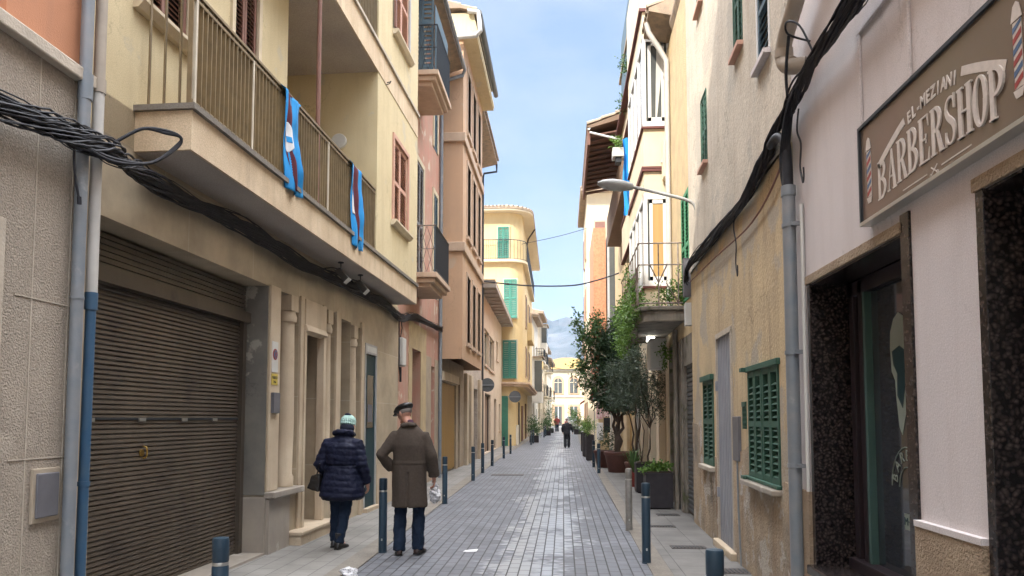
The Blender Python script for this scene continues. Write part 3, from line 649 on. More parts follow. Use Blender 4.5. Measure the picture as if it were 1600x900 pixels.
for (a, c, z0, z1, oo) in ((5.72, 6.42, 5.0, 6.5, 0), (7.3, 7.86, 4.12, 6.35, 0), (5.72, 6.42, 8.4, 9.9, 0), (7.3, 7.9, 7.5, 9.7, 0), (12.02, 13.0, 4.86, 6.28, .48), (12.02, 13.0, 8.12, 9.7, .48)):
    w_ = B.mb(); e = .07
    w_.box(oo-.08, oo+.03, a-e, a, z0, z1); w_.box(oo-.08, oo+.03, c, c+e, z0, z1); w_.box(oo-.08, oo+.03, a-e, c+e, z1, z1+e)
    wo = w_.ob('window', 'frame_cream' if oo == 0 else 'shutter_pink' if z0 < 6 else 'frame_grey', B.e)
    if z0 not in (4.12, 7.5): B.mb().prism([(oo, z0-.09), (oo+.05, z0-.09), (oo+.1, z0-.03), (oo+.1, z0), (oo, z0)], a-.12, c+.12).ob('sill', 'frame_cream', wo)
    B.mb().box(oo-.1, oo-.09, a, c, z0, z1).ob('pane', 'dark_void', wo)
    louvre(B.mb(), a, c, z0, z1, oo-.05, 2, .05, .045, th=.04).ob('shutter', 'shutter_brown' if oo == 0 else 'shutter_pink', wo)
lf = B.mb(); lf.box(.5, .53, 11.9, 11.98, 8.15, 9.7); lf.ob('open_leaf', 'shutter_brown', B.e)
rg = B.mb(); rg.tube([(.5, 11.45, 6.93), (.56, 11.45, 6.95), (.58, 11.45, 6.99), (.55, 11.5, 7.0), (.5, 11.5, 6.99)], .008, 6); rg.ob('hook', 'dark_iron', B.e)
# house sign plates on the strip by the garage
p = B.mb().box(.032, .037, 8.36, 8.53, 2.1, 2.46).ob('parking_sign', 'plastic_white', B.e)
q = B.mb(); q.disc(.037, 8.445, 2.31, .066, .003, axis='x'); q.ob('ring', 'sign_red', p); q = B.mb(); q.disc(.0405, 8.445, 2.31, .05, .002, axis='x'); q.ob('disc', 'sign_blue', p)
q = B.mb(); q.elev([(8.405, 2.345), (8.413, 2.353), (8.485, 2.275), (8.477, 2.267)], .043, .0445); q.elev([(8.4075, 2.27), (8.4155, 2.262), (8.4875, 2.342), (8.48, 2.35)], .0446, .046); q.ob('cross', 'sign_red', p)
p2 = B.mb().box(.032, .037, 8.36, 8.53, 1.95, 2.08).ob('notice_plate', 'paper_yellow', B.e)
text('VADO', .05, 'dark_iron', p2, (.0385, 3.245, 2.035), RL); text('24 h', .04, 'dark_iron', p2, (.0385, 3.245, 1.985), RL)
B.mb().box(.03, .07, 8.36, 8.54, 1.62, 1.86).ob('letter_box', 'plastic_grey', B.e, bevel=.006)
m = B.mb(); m.tube([(.27, 4.845, 3.9), (.27, 4.845, 12)], .038, 12); m.tube([(.27, 4.845, 3.83), (.27, 4.845, 3.93)], .046, 12); m.ob('upper_downpipe', 'pipe_beige', B.e, smooth=True)
m = B.mb(); m.tube([(.27, 4.845, 2.42), (.27, 4.845, 3.85)], .038, 12); m.ob('middle_downpipe', 'pipe_white', B.e, smooth=True)
m = B.mb(); m.tube([(.27, 4.83, 0), (.27, 4.845, 2.42)], .034, 12); m.tube([(.27, 4.845, 2.3), (.27, 4.845, 2.42)], .042, 12); m.tube([(.27, 4.835, 1.1), (.27, 4.835, 1.13)], .04, 12); m.ob('lower_downpipe', 'pipe_blue', B.e, smooth=True)
for i, (yy, lb) in enumerate(((9.95, 'nearer of two small floodlights under the cream balcony slab'), (10.85, 'farther of two small floodlights under the cream balcony slab'))):
    t = thing('floodlight', lb, 'floodlight', (-3.5+K*(yy-5.2), yy, 0), group='floodlights under the balcony')
    b = MB(); b.tube([(.1, -.1, 3.62), (.2, -.05, 3.64), (.3, 0, 3.62), (.3, 0, 3.71)], .008, 6); b.tube([(.3, 0, 3.71), (.3, 0, 3.727)], .04, 10); b.ob('arm', 'dark_iron', t)
    b = MB(); b.prism([(.22, 3.6), (.3, 3.64), (.42, 3.5), (.36, 3.44)], -.06, .06); hd = b.ob('head', 'lamp_dark', t, bevel=.008)
    b = MB(); b.prism([(.43, 3.495), (.365, 3.43), (.36, 3.425), (.435, 3.49)], -.07, .4 if False else .07); b.ob('glass', 'plastic_white', hd)

# ------------------------------------------------------------------ left side: red plaster house
B = House('red_house', 'narrow faded red plaster house with a stone doorway and two iron balconies', -3.33, 15)
B.wall('red_plaster', 14.36, 19.7, 0, 11.2, [(16.05, 17.05, 0, 3.12, .3), (18.45, 18.95, .9, 2.9, .2), (16.4, 17.2, 4.64, 7.5, .12), (18.6, 19.2, 4.7, 7.4, .12), (16.4, 17.2, 9.06, 10.9, .12), (18.6, 19.1, 8.6, 10.4, .12)])
s = B.mb(); s.box(0, .02, 15.72, 16.05, 0, 3.7); s.box(0, .021, 17.05, 17.7, 0, 3.7); s.box(0, .019, 16.05, 17.05, 3.12, 3.7); s.ob('door_surround', 'gold_stone', B.e)
pieces('stone_facing', 'old_stone', B.e, [(0, .015, 17.72, 18.43, 0, 3.1), (0, .014, 18.97, 19.6, 0, 3.1)], B)
B.mb().box(-.3, -.26, 16.06, 17.04, 0, 3.1).ob('door', 'door_brown', B.e)
B.mb().box(-.2, -.18, 18.46, 18.94, .9, 2.9).ob('narrow_window', 'glass_dark', B.e)
for (a, c, z0, z1) in ((16.4, 17.2, 4.64, 7.5), (18.6, 19.2, 4.7, 7.4), (16.4, 17.2, 9.06, 10.9), (18.6, 19.1, 8.6, 10.4)):
    w_ = B.mb(); w_.box(-.05, .03, a-.12, a, z0, z1+.12); w_.box(-.05, .03, c, c+.12, z0, z1+.12); w_.box(-.05, .028, a, c, z1, z1+.12); wo = w_.ob('window', 'frame_cream', B.e)
    louvre(B.mb(), a, c, z0, z1, -.04, 2, .085, .05, th=.05).ob('shutter', 'shutter_grey' if z0 < 5 and a < 17 else 'shutter_slate', wo)
for (z0, dk) in ((4.36, 0), (8.74, 1)):
    s = B.mb(); s.plan([(0, 15.2), (.7, 15.2), (.7, 17.05), (0, 17.05)], z0+.17, z0+.28); s.plan([(0, 15.26), (.63, 15.26), (.63, 16.99), (0, 16.99)], z0+.07, z0+.168); s.plan([(0, 15.34), (.54, 15.34), (.54, 16.9), (0, 16.9)], z0-.02, z0+.068)
    bs = s.ob('balcony_slab', 'tan_trim', B.e, bevel=.01)
    railing(B, bs, [(.66, 15.24), (.66, 17.0)], z0+.3, z0+1.28, .045, 'dark_iron', .006)
    b = B.mb()
    for o0 in (.03, .18, .33, .48):
        b.tube([(o0, 15.24, z0+.3), (o0+.14, 15.24, z0+.8), (o0, 15.24, z0+1.26)], .006, 5); b.tube([(o0+.14, 15.24, z0+.3), (o0, 15.24, z0+.8), (o0+.14, 15.24, z0+1.26)], .006, 5)
    b.tube([(0, 15.24, z0+1.28), (.66, 15.24, z0+1.28)], .014, 6); b.tube([(0, 15.24, z0+.78), (.66, 15.24, z0+.78)], .008, 6); b.ob('side_railing', 'rust_iron' if not dk else 'dark_iron', bs)
louvre_x(B.mb(), .03, .58, 9.06, 11.15, 15.3, 2, .1, .05).ob('blind_panel', 'shutter_slate', B.e)
B.mb().box(.6, .615, 15.3, 17.0, 9.06, 10.5).ob('windbreak', 'shutter_slate', B.e)
s = B.mb(); s.prism([(0, 11.02), (.6, 11.2), (.6, 11.24), (-5, 12.9), (-6, 11.1)], 14.36, 19.7); rf = s.ob('roof', 'tile', B.e)
tiles(B.mb(), 14.4, 19.7, .62, 11.25, -2, 12.0).ob('roof_tiles', 'tile', rf)
s = B.mb(); s.tube([(.66, 14.8, 11.2), (.66, 19.7, 11.18), (.6, 19.75, 11.05), (.2, 19.6, 10.85), (.06, 19.52, 10.6), (.06, 19.52, 0)], .05, 10); s.ob('gutter_pipe', 'pipe_grey', B.e, smooth=True)
m = B.mb(); m.box(0, .13, 14.62, 14.92, 2.62, 3.2); m.ob('meter_box', 'plastic_white', B.e, bevel=.03)
m = B.mb(); m.tube([(.04, 14.6, 3.7), (.05, 14.58, 3.2), (.05, 14.6, 2.6), (.06, 14.7, 2.35)], .012, 6); m.tube([(.05, 14.7, 3.7), (.07, 14.75, 3.4), (.05, 14.7, 3.2)], .01, 6); m.tube([(.06, 14.7, 2.6), (.06, 14.7, 2.3)], .022, 6); m.ob('meter_cable', 'cable_black', B.e)

# ------------------------------------------------------------------ left side: tan house with projecting bay
B = House('bay_house', 'tan plastered house with a three storey bay projecting over an ochre garage door', -3.33, 19.8)
B.wall('old_stone', 19.72, 24.6, 0, 3.3, [(19.95, 22.9, 0, 2.6, .1), (23.35, 23.75, 0, 2.9, .2)], name='ground_floor_wall')
B.mb().box(0, .1, 19.9, 22.95, 2.62, 2.86).ob('lintel', 'pale_stone', B.e)
d = B.mb(); y = 19.97
while y < 22.88: d.box(-.1, -.05, y, y+.235, .08, 2.58); y += .243
d.ob('garage_door', 'door_ochre', B.e, bevel=.006)
B.mb().box(-.2, -.18, 23.36, 23.74, 0, 2.88).ob('side_door', 'door_brown', B.e)
ops = []
for (z0, z1) in ((3.7, 5.62), (6.75, 8.85), (9.75, 11.6)):
    for yc in (20.65, 21.95, 23.25): ops.append((yc, yc+.75, z0, z1, .12))
B.wall('tan_plaster', 19.8, 24.6, 3.18, 12.1, ops, o=.61, depth=6, name='bay_wall')
for q in ops:
    a, c, z0, z1 = q[:4]; w_ = B.mb(); w_.box(.45, .64, a-.09, a, z0, z1); w_.box(.45, .64, c, c+.09, z0, z1); w_.box(.45, .64, a-.09, c+.09, z1, z1+.1); w_.box(.45, .68, a-.12, c+.12, z0-.1, z0); wo = w_.ob('window', 'tan_trim', B.e)
    f = B.mb(); f.box(.5, .54, a, a+.06, z0, z1); f.box(.5, .54, c-.06, c, z0, z1); f.box(.5, .54, a+.35, a+.41, z0, z1); f.ob('window_frame', 'frame_cream', wo)
    B.mb().box(.5, .505, a, c, z0, z1).ob('pane', 'glass_grey', wo)
for z0 in (6.12, 9.18): s = B.mb(); s.box(-.02, .68, 19.72, 24.62, z0, z0+.26); s.ob('storey_band', 'tan_trim', B.e, bevel=.02)
s = B.mb(); s.box(.55, 1.0, 19.7, 24.6, 12.1, 12.16); s.prism([(0, 12.1), (1.02, 12.18), (1.02, 12.26), (.9, 12.8), (-6, 12.9), (-6, 12.1)], 19.7, 24.6); rf = s.ob('roof', 'cream_yellow', B.e)
s = B.mb(); s.prism([(.55, 12.9), (.95, 12.8), (.95, 12.86), (-3, 14.2), (-3, 12.9)], 19.6, 24.7); s.ob('roof_top', 'tile', rf)
tiles(B.mb(), 19.6, 24.7, 1.0, 12.82, -.8, 13.4, .22, .1).ob('roof_tiles', 'tile', rf)
s = B.mb(); s.tube([(1.06, 19.6, 12.75), (1.06, 24.8, 12.72)], .085, 12); s.ob('gutter', 'roller_grey', B.e, smooth=True)
s = B.mb(); s.tube([(.1, 19.62, 12.05), (.98, 19.62, 12.1), (1.1, 19.58, 12.2), (1.08, 19.58, 12.5), (1.04, 19.6, 12.75), (.75, 19.6, 12.8)], .065, 12); s.ob('gutter_elbow', 'pipe_white', B.e, smooth=True)
# next narrow grey stone house
B = House('grey_house', 'narrow weathered grey stone house under a tiled eave beside the tan bay', -3.33, 24.6)
ops = [(25.2, 25.8, 0, 2.8, .2), (27.2, 28.6, 0, 2.7, .2)]+[(y, y+.8, z, z+1.7, .15) for z in (4.0, 6.9, 9.6) for y in (25.6, 27.8)]
B.wall('grey_stone', 24.62, 29.95, 0, 12.0, ops, o=0)
for q in ops[:2]: B.mb().box(-.2, -.16, q[0], q[1], 0, q[3]).ob('door', 'shutter_dark', B.e)
for q in ops[2:]:
    w_ = B.mb(); w_.box(-.05, .05, q[0]-.1, q[1]+.1, q[2]-.1, q[2]); wo = w_.ob('window', 'tan_trim', B.e); louvre(B.mb(), q[0], q[1], q[2], q[3], -.03, 2, .1, .06).ob('shutter', 'shutter_grey', wo)
pieces('pilaster', 'pale_stone', B.e, [(0, .12, a, c, 0, 3.1) for a, c in ((24.7, 25.15), (25.85, 26.5), (28.7, 29.3))], B, .02)
s = B.mb(); s.prism([(0, 11.95), (.66, 12.1), (.66, 12.18), (-3, 13.4), (-3, 12)], 24.62, 29.95); rf = s.ob('roof', 'tile', B.e)
tiles(B.mb(), 24.7, 29.95, .72, 12.2, -1.2, 12.8, .22, .1).ob('roof_tiles', 'tile', rf)
s = B.mb(); s.tube([(.62, 29.95, 12.1), (.62, 29.97, 11.8), (.1, 30.0, 11.75), (.05, 30.0, 11.6), (.05, 30.0, 0)], .045, 8); s.ob('downpipe', 'dark_iron', B.e)

# low beige house
B = House('low_beige_house', 'low two storey beige house with a flat projecting eave', -3.4, 31, -.014)
ops = [(31.9, 34.3, 3.95, 5.55, .2), (34.5, 37.3, 3.9, 5.5, .2), (38.7, 39.9, 4.7, 5.7, .15), (37.3, 38.8, .05, 2.6, .25), (32.2, 35.2, .05, 2.7, .25), (40.6, 41.8, .9, 2.4, .2)]
B.wall('beige_plaster', 30.02, 42.9, 0, 6.95, ops)
for q in ops:
    dr = q[2] < .5
    w_ = B.mb(); w_.box(-.15, -.1, q[0], q[0]+.08, q[2], q[3]); w_.box(-.15, -.1, q[1]-.08, q[1], q[2], q[3]); w_.box(-.15, -.1, q[0], q[1], q[3]-.08, q[3]); wo = w_.ob('door' if dr else 'window', 'shutter_dark' if dr else 'frame_cream', B.e)
    B.mb().box(-.18, -.155, q[0], q[1], q[2], q[3]).ob('door_leaf' if dr else 'pane', 'wood_brown' if dr else 'glass_grey', wo)
    if not dr: B.mb().box(-.05, .06, q[0]-.1, q[1]+.1, q[2]-.1, q[2]).ob('sill', 'tan_trim', wo)
s = B.mb(); s.box(-6, .66, 29.96, 43.1, 6.96, 7.1); rf = s.ob('roof', 'soffit', B.e); B.mb().box(-6, .62, 30, 43.0, 7.102, 7.3).ob('roof_tiles', 'tile', rf)
pieces('rafter', 'soffit', rf, [(0, .6, 30.3+i, 30.36+i, 6.9, 6.958) for i in range(13)], B)

# yellow corner house
B = House('yellow_house', 'yellow house with a rounded corner, teal shutters and a curved top balcony', 0, 0)
def corner(x0, xs, y0, y1, r=.75, grow=0):
    c = []
    for i in range(9):
        a = math.pi/2*i/8; c.append((xs-r+(r+grow)*math.sin(a), y0+r-(r+grow)*math.cos(a)))
    return [(x0, y0-grow)]+c+[(xs-.12+grow, y1), (x0, y1)]
B.mb().plan(corner(-9, -2.78, 43.0, 60, .5), 0, 3.45).ob('ground_floor_wall', 'yellow_plaster', B.e)
B.mb().plan(corner(-9, -2.38, 43.0, 60, .9), 3.45, 13.75).ob('upper_wall', 'yellow_plaster', B.e)
s = B.mb(); s.plan(corner(-9, -2.38, 43.0, 59.9, .9, .3), 3.46, 3.6); s.plan(corner(-9, -2.38, 43.0, 59.9, .9, .42), 3.602, 3.7); s.ob('cornice', 'tan_trim', B.e)
s = B.mb(); s.plan(corner(-9, -2.38, 43.0, 60.3, .9, .62), 13.76, 13.86); s.ob('eave', 'cream_plaster', B.e)
s = B.mb(); s.plan(corner(-9, -2.38, 43.0, 60.3, .9, .66), 13.862, 13.95); rf = s.ob('roof', 'tile', B.e)
t = B.mb()
cc = corner(-9, -2.38, 43.0, 60.3, .9, .6)
for (p, q) in zip(cc[:-2], cc[1:-1]):
    L_ = math.hypot(q[0]-p[0], q[1]-p[1]); n = max(1, int(L_/.22))
    for i in range(n):
        x, y = p[0]+(q[0]-p[0])*(i+.5)/n, p[1]+(q[1]-p[1])*(i+.5)/n; t.tube([(x, y, 13.97), (-5.4+(x+5.4)*.45, y+1.2 if y < 44.2 else y, 14.3)], [.1, .07], 7)
t.ob('roof_tiles', 'tile', rf)
s = B.mb(); s.add([(-9,43.1,13.95),(-2.2,43.1,13.95),(-2.2,60,13.95),(-9,60,13.95),(-6,46,15),(-5.6,57,15)], [(0,1,4),(1,2,5,4),(2,3,5),(3,0,4,5)]); s.ob('roof_slope', 'tile', rf)
for (x0, x1, z0, z1) in ((-3.81, -3.16, 11.0, 12.9), (-3.45, -2.68, 7.47, 9.76), (-3.5, -2.7, 3.92, 6.15)):
    w_ = B.mb(); w_.box(x0-.06, x1+.06, 42.93, 43.1, z0-.05, z1+.06); wo = w_.ob('window', 'cream_plaster', B.e)
    louvre_x(B.mb(), x0, x1, z0, z1, 42.86, 2, .11, .07, .05).ob('shutter', 'shutter_teal', wo)
d = B.mb().box(-3.62, -3.2, 42.9, 43.1, 0, 2.9).ob('door', 'door_green', B.e)
s = B.mb(); s.plan(corner(-7, -2.38, 43.0, 58, .9, .28), 10.8, 10.94); s.ob('balcony_slab', 'cream_plaster', B.e)
railing(B, B.e, corner(-7, -2.38, 43.0, 58, .9, .25)[:-1], 10.95, 12.1, .13, 'dark_iron', .01, top=.022)
for (yy, z0, z1) in ((47, 7.4, 9.5), (51, 7.4, 9.5), (55, 7.4, 9.5), (47, 4.2, 6.2), (51, 4.2, 6.2), (49, 11, 13)):
    w_ = B.mb().box(-2.42, -2.33, yy, yy+1.1, z0, z1).ob('side_window', 'tan_trim', B.e); B.mb().box(-2.34, -2.32, yy+.1, yy+1, z0+.1, z1-.1).ob('shutter', 'shutter_dark', w_)
s = B.mb(); s.box(-2.45, -2.1, 50, 54, 6.9, 8.1); s.ob('bay', 'yellow_plaster', B.e)
s = B.mb(); s.tube([(-1.75, 47, 13.8), (-2.2, 47.2, 13.2), (-2.3, 47.3, 12.8)], .05, 7); s.ob('drainpipe', 'shutter_dark', B.e)
for (yy, w2, h2, mm) in ((46, 1.2, 2.6, 'shutter_dark'), (50, 1.4, 2.4, 'shutter_brown'), (55, 1.2, 2.6, 'wood_brown')): B.mb().box(-2.85, -2.76, yy, yy+w2, gz(yy), h2+gz(yy)).ob('street_door', mm, B.e)
B.mb().box(-2.82, -2.72, 43.6, 45.6, 0, 1.2).ob('plinth', 'white_plaster', B.e)

# farther houses down the left side
def far_house(name, label, fr, y0, y1, h, m, sh, floors, bay=None, bal=(), top='tile', rz=.5, awn=None, doors=('wood_brown', 'shutter_dark')):
    B = House(name, label, fr.x0+fr.k*(y0-fr.y0), y0, fr.k, fr.side); z = gz(y0)-.1; n = max(2, int((y1-y0)/2.6)); ops = []
    for f in range(floors):
        for i in range(n):
            yc = y0+(i+.5)*(y1-y0)/n; zz = z+3.4+f*2.9
            if zz+1.6 < h: ops.append((yc-.42, yc+.42, zz, zz+1.6 , .15))
    dz = [(y0+(i+.5)*(y1-y0)/n-.5, y0+(i+.5)*(y1-y0)/n+.5, z, z+2.4, .2) for i in range(n)]
    B.wall(m, y0+.02, y1-.02, z, h, ops+dz, depth=8)
    for q in ops:
        w_ = B.mb(); w_.box(-.04, .04, q[0]-.1, q[1]+.1, q[2]-.1, q[2]); w_.box(-.04, .03, q[0]-.08, q[0], q[2], q[3]); w_.box(-.04, .03, q[1], q[1]+.08, q[2], q[3]); wo = w_.ob('window', 'frame_cream', B.e)
        B.mb().box(-.1, -.02, q[0], q[1], q[2], q[3]).ob('shutter', sh, wo)
    for i, q in enumerate(dz): B.mb().box(-.2, -.15, q[0], q[1], q[2], q[3]).ob('door', doors[i % len(doors)], B.e)
    s = B.mb(); s.prism([(-8, h), (rz, h), (rz, h+.12), (-4, h+1.3), (-8, h+.9)], y0, y1); r = s.ob('roof', top, B.e)
    if top == 'tile': tiles(B.mb(), y0, y1, rz+.03, h+.13, -1.0, h+.45, .25, .11).ob('roof_tiles', 'tile', r)
    for (a, c, zf, d) in bal:
        b = B.mb().box(0, d, a, c, zf-.15, zf).ob('balcony_slab', m, B.e); railing(B, b, [(.02, a+.03), (d-.04, a+.03), (d-.04, c-.03), (.02, c-.03)], zf, zf+1.0, .16, 'dark_iron', .012, top=.02)
    if bay:
        a, c, z0, z1, d, mm = bay; b = B.mb().box(0, d, a, c, z0, z1).ob('bay', mm, B.e); B.mb().box(d*.2, d+.02, a-.02, c-.3, z0+.9, z1-.25).ob('bay_window', 'glass_grey', b); B.mb().box(-.1, d+.15, a-.15, c+.1, z1, z1+.12).ob('bay_roof', 'tile', b)
    if awn:
        a, c, zf, d, mm = awn; B.mb().prism([(0, zf+.5), (0, zf+.56), (d, zf+.06), (d, zf-.12), (d-.03, zf)], a, c).ob('awning', mm, B.e)
    return B
FL = Frame(-2.5, 60, .03, 1)
far_house('terraced_house', 'white and cream terraced house just past the yellow corner house', FL, 60.1, 67, 9.9, 'white_plaster', 'shutter_dark', 3, bay=(60.5, 62.6, 2.9, 6.6, .75, 'white_plaster'), bal=((63.2, 66, 6.6, .8),))
far_house('terraced_house', 'ivory terraced house with the taller roof, two doors past the yellow house', FL, 67, 74, 11.2, 'ivory_plaster', 'shutter_brown', 3, bal=((68, 70.4, 3.7, .8), (68, 70.4, 6.6, .8), (71, 73, 6.6, .7)), bay=(71.0, 73.2, 8.0, 10.6, .6, 'white_plaster'))
far_house('terraced_house', 'pale low terraced house with small balconies, left side of the lane', FL, 74, 83, 8.8, 'cream_plaster', 'shutter_dark', 2, bal=((75, 77.5, 3.8, .8), (79, 81, 6.6, .8)))
far_house('terraced_house', 'last white terraced house before the end of the lane on the left', FL, 83, 94, 8.2, 'white_plaster', 'shutter_grey', 2, bal=((85, 88, 3.8, .7),))

# end-of-street villa
B = House('arched_villa', 'cream villa with arched upper windows and an ochre hipped roof closing the street', 0, 108)
z0 = .3
b = B.mb(); b.plan([(-7.5, 108), (10, 108), (10, 118), (-7.5, 118)], 0, 8.8); b.ob('wall', 'cream_plaster', B.e)
b = B.mb(); b.add([(-8,107.5,8.81),(10.5,107.5,8.81),(10.5,118.5,8.81),(-8,118.5,8.81),(-.2,112.6,10.9),(1.4,112.6,10.9)], [(0,1,5,4),(1,2,5),(2,3,4,5),(3,0,4),(3,2,1,0)]); b.ob('roof', 'tile_ochre', B.e)
for xc in (-5.3, -3.0, -.72, 1.55, 3.85, 6.1):
    def arch(x, w, za, zb, n=10): return [(x-w, za), (x+w, za)]+[(x+w*math.cos(math.pi*i/n), zb+w*math.sin(math.pi*i/n)) for i in range(n+1)]
    fr_ = B.mb(); P = arch(xc, .85, 5.2, 7.0); fr_.add([(x, 107.9, z) for x, z in P]+[(x, 108, z) for x, z in P], [tuple(range(len(P)))]+[(i, (i+1) % len(P), (i+1) % len(P)+len(P), i+len(P)) for i in range(len(P))]); wo = fr_.ob('arched_window', 'tan_plaster', B.e)
    P = arch(xc, .55, 5.35, 6.95); q = B.mb(); q.add([(x, 107.87, z) for x, z in P], [tuple(range(len(P)))]); gl = q.ob('pane', 'glass_grey', wo)
    q = B.mb(); q.box(xc-.04, xc+.04, 107.84, 107.88, 5.35, 7.5); q.box(xc-.55, xc+.55, 107.84, 107.879, 6.85, 6.93); q.ob('mullion', 'frame_cream', wo)
    wo = B.mb().box(xc-.85, xc+.85, 107.9, 108, .4, 3.7).ob('lower_window', 'tan_plaster', B.e); B.mb().box(xc-.52, xc+.52, 107.87, 107.91, .6, 3.4).ob('pane', 'glass_grey', wo)
    q = B.mb(); q.box(xc-.04, xc+.04, 107.84, 107.872, .6, 3.4); q.ob('mullion', 'frame_white', wo)
B.mb().box(-7.6, 10.1, 107.85, 108, 4.75, 4.95).ob('string_course', 'white_plaster', B.e); B.mb().box(-7.7, 10.2, 107.7, 108, 8.6, 8.8).ob('cornice', 'white_plaster', B.e)

# unseen house added behind the camera to shape the street's light
B = House('added_tall_house', 'unseen tall plain house added behind the camera on the left', -3.3, -.4)
B.wall('cream_yellow', -14, -.42, 0, 16.5, [(y, y+1, z, z+1.6, .2) for z in (1, 4.4, 7.6) for y in (-12, -9, -6, -3)])
for z in (1, 4.4, 7.6):
    for y in (-12, -9, -6, -3): louvre(B.mb(), y, y+1, z, z+1.6, -.08, 2, .12).ob('shutter', 'shutter_brown', B.e)

# ------------------------------------------------------------------ right side: barber's shop
B = House('barber_shop', 'pinkish grey plastered barber shop with dark granite doorways, nearest on the right', 1.85, 6, 0, -1)
shop = B
B.wall('lilac_plaster', -8, 5.96, 0, 10.8, [(4.1, 5.62, .48, 2.56, .42), (1.5, 3.33, .1, 2.56, .42)], depth=5)
for a, c, z0 in ((4.1, 5.62, .48), (1.5, 3.33, .1)):
    s = B.mb(); s.box(-.40, .012, c-.012, c+.05, z0, 2.60); s.box(-.4, .014, a-.09, a+.012, z0-.4, 2.66); s.box(-.4, -.36, a, c, z0, 2.56); s.box(-.38, 0, a+.012, c-.012, 2.545, 2.56); s.ob('granite_reveal', 'granite', B.e, bevel=.003)
    s = B.mb(); s.box(0, .022, a-.0, c+.06, 2.56, 2.62); s.ob('door_architrave', 'stipple_tan', B.e)
    s = B.mb(); s.box(-.41, .07, a-.1, c+.03, z0-.06, z0+.006); s.ob('threshold', 'granite', B.e, bevel=.008); B.mb().box(0, .02, a-.1, c+.03, 0, z0-.06).ob('step_riser', 'damp_wall', B.e)
    f = B.mb(); f.box(-.34, -.25, c-.3, c-.22, z0+.08, 2.54); f.box(-.34, -.25, c-.14, c-.06, z0+.08, 2.54); f.box(-.34, -.25, a+.02, a+.05, z0+.08, 2.54); f.box(-.34, -.25, a, c-.02, 2.44, 2.54); f.box(-.34, -.2, a+.02, c-.06, z0, z0+.08); fo = f.ob('door_frame', 'frame_dark', B.e, bevel=.004)
    B.mb().box(-.33, -.25, c-.345, c-.305, z0+.08, 2.44).ob('frame_strip', 'teal_paint', fo)
    gl = B.mb().box(-.305, -.295, a+.05, c-.35, z0+.08, 2.44).ob('door_glass', 'glass_dark', fo)
    if z0 < .3: continue
    # generic bearded gentleman outline and lettering on the glass
    g_ = B.mb(); P = [(a+.13,b) for a,b in [(4.86,2.02),(4.85,2.12),(4.8,2.2),(4.73,2.235),(4.66,2.2),(4.62,2.1),(4.62,1.8),(4.66,1.6),(4.72,1.45),(4.76,1.5),(4.79,1.68),(4.80,1.8),(4.845,1.86)]]
    g_.elev(P, -.293, -.291); g_.ob('portrait', 'glass_ink', gl)
    g_ = B.mb(); g_.elev([(a+.13,b) for a,b in [(4.83,1.99),(4.72,2.02),(4.64,1.98),(4.66,1.75),(4.7,1.62),(4.77,1.7),(4.76,1.84),(4.81,1.9)]], -.290, -.288); g_.ob('portrait_shade', 'door_teal', gl)
    for i, ch in enumerate("BARBER"):
        a_ = rad(165-i*26); yc, zc = 4.8-.17*math.cos(a_), 1.12+.2*math.sin(a_)
        text(ch, .1, 'glass_ink', gl, (.29, yc-6, zc), RR @ Matrix.Rotation(a_-math.pi/2, 3, 'Z'), sx=.9)
    g_ = B.mb()
    for rr_ in (.13, .255):
        ps = [(-.29, 4.8-rr_*.86*math.cos(rad(q)), 1.12+rr_*math.sin(rad(q))) for q in range(0, 181, 12)]; g_.tube(ps, .004, 4)
    g_.box(-.292, -.29, 4.66, 4.86, .86, .96); g_.ob('emblem', 'glass_ink', gl); text('M·D·M', .07, 'door_teal', gl, (.288, 4.76-6, .91), RR)
pieces('plinth', 'stipple_tan', B.e, [(0, .035, 3.39, 4.01, 0, 1.0), (0, .035, 5.68, 5.95, 0, 1.01)], B)
s = B.mb(); s.box(0, .04, 3.39, 4.01, 1.0, 1.03); s.ob('plinth_cap', 'lilac_plaster', B.e)
s = B.mb()
for a in (4.57, 3.93, 2.2): s.box(0, .018, a, a+.04, 3.2, 3.93 if a > 4 else 4.6)
s.box(0, .018, 2.2, 4.61, 3.93, 3.965); s.ob('moulding', 'lilac_plaster', B.e, bevel=.005)
s = B.mb(); s.tube([(.075, 5.85, 0), (.075, 5.85, 3.36)], .05, 16); s.tube([(.075, 5.85, 3.3), (.075, 5.85, 3.38)], .056, 14)
for zz in (1.18, 2.05, 3.05): s.tube([(.075, 5.85, zz), (.075, 5.85, zz+.03)], .056, 14); s.box(0, .08, 5.77, 5.8, zz, zz+.03)
s.ob('cable_pipe', 'pipe_grey', B.e, smooth=True)
s = B.mb(); s.tube([(.02, 5.72, 1.0), (.02, 5.72, 3.2)], .014, 8); s.ob('conduit', 'plastic_white', B.e)
s = B.mb(); s.tube(smoothpath([(.075,5.85,3.34),(.078,5.86,3.6),(.08,5.9,3.76),(.1,6.02,3.84),(.1,6.2,3.84)],5), .04, 10)
for i in range(5): s.tube(smoothpath([(.06+.01*i,5.83+.01*i,3.34),(.07+.012*i,5.84+.012*i,3.62),(.06+.02*i,5.75-.05*i,3.95),(.09,5.5-.1*i,4.0)],5), .011, 6)
s.ob('flexible_conduit', 'cable_black', B.e, smooth=True)
s = B.mb(); s.tube(smoothpath([(.13,3.6,5.6),(.13,5.0,4.83),(.13,5.38,4.62),(.13,5.62,4.5),(.13,5.72,4.4),(.12,5.70,4.3),(.08,5.64,4.25),(.0,5.6,4.24)],6), .062, 16)
s.tube([(.13,5.7,4.42),(.125,5.715,4.36)], .07, 14); s.tube([(.11,5.69,4.29),(.09,5.66,4.265)], .07, 14); s.ob('drain_elbow', 'pipe_beige', B.e, smooth=True)
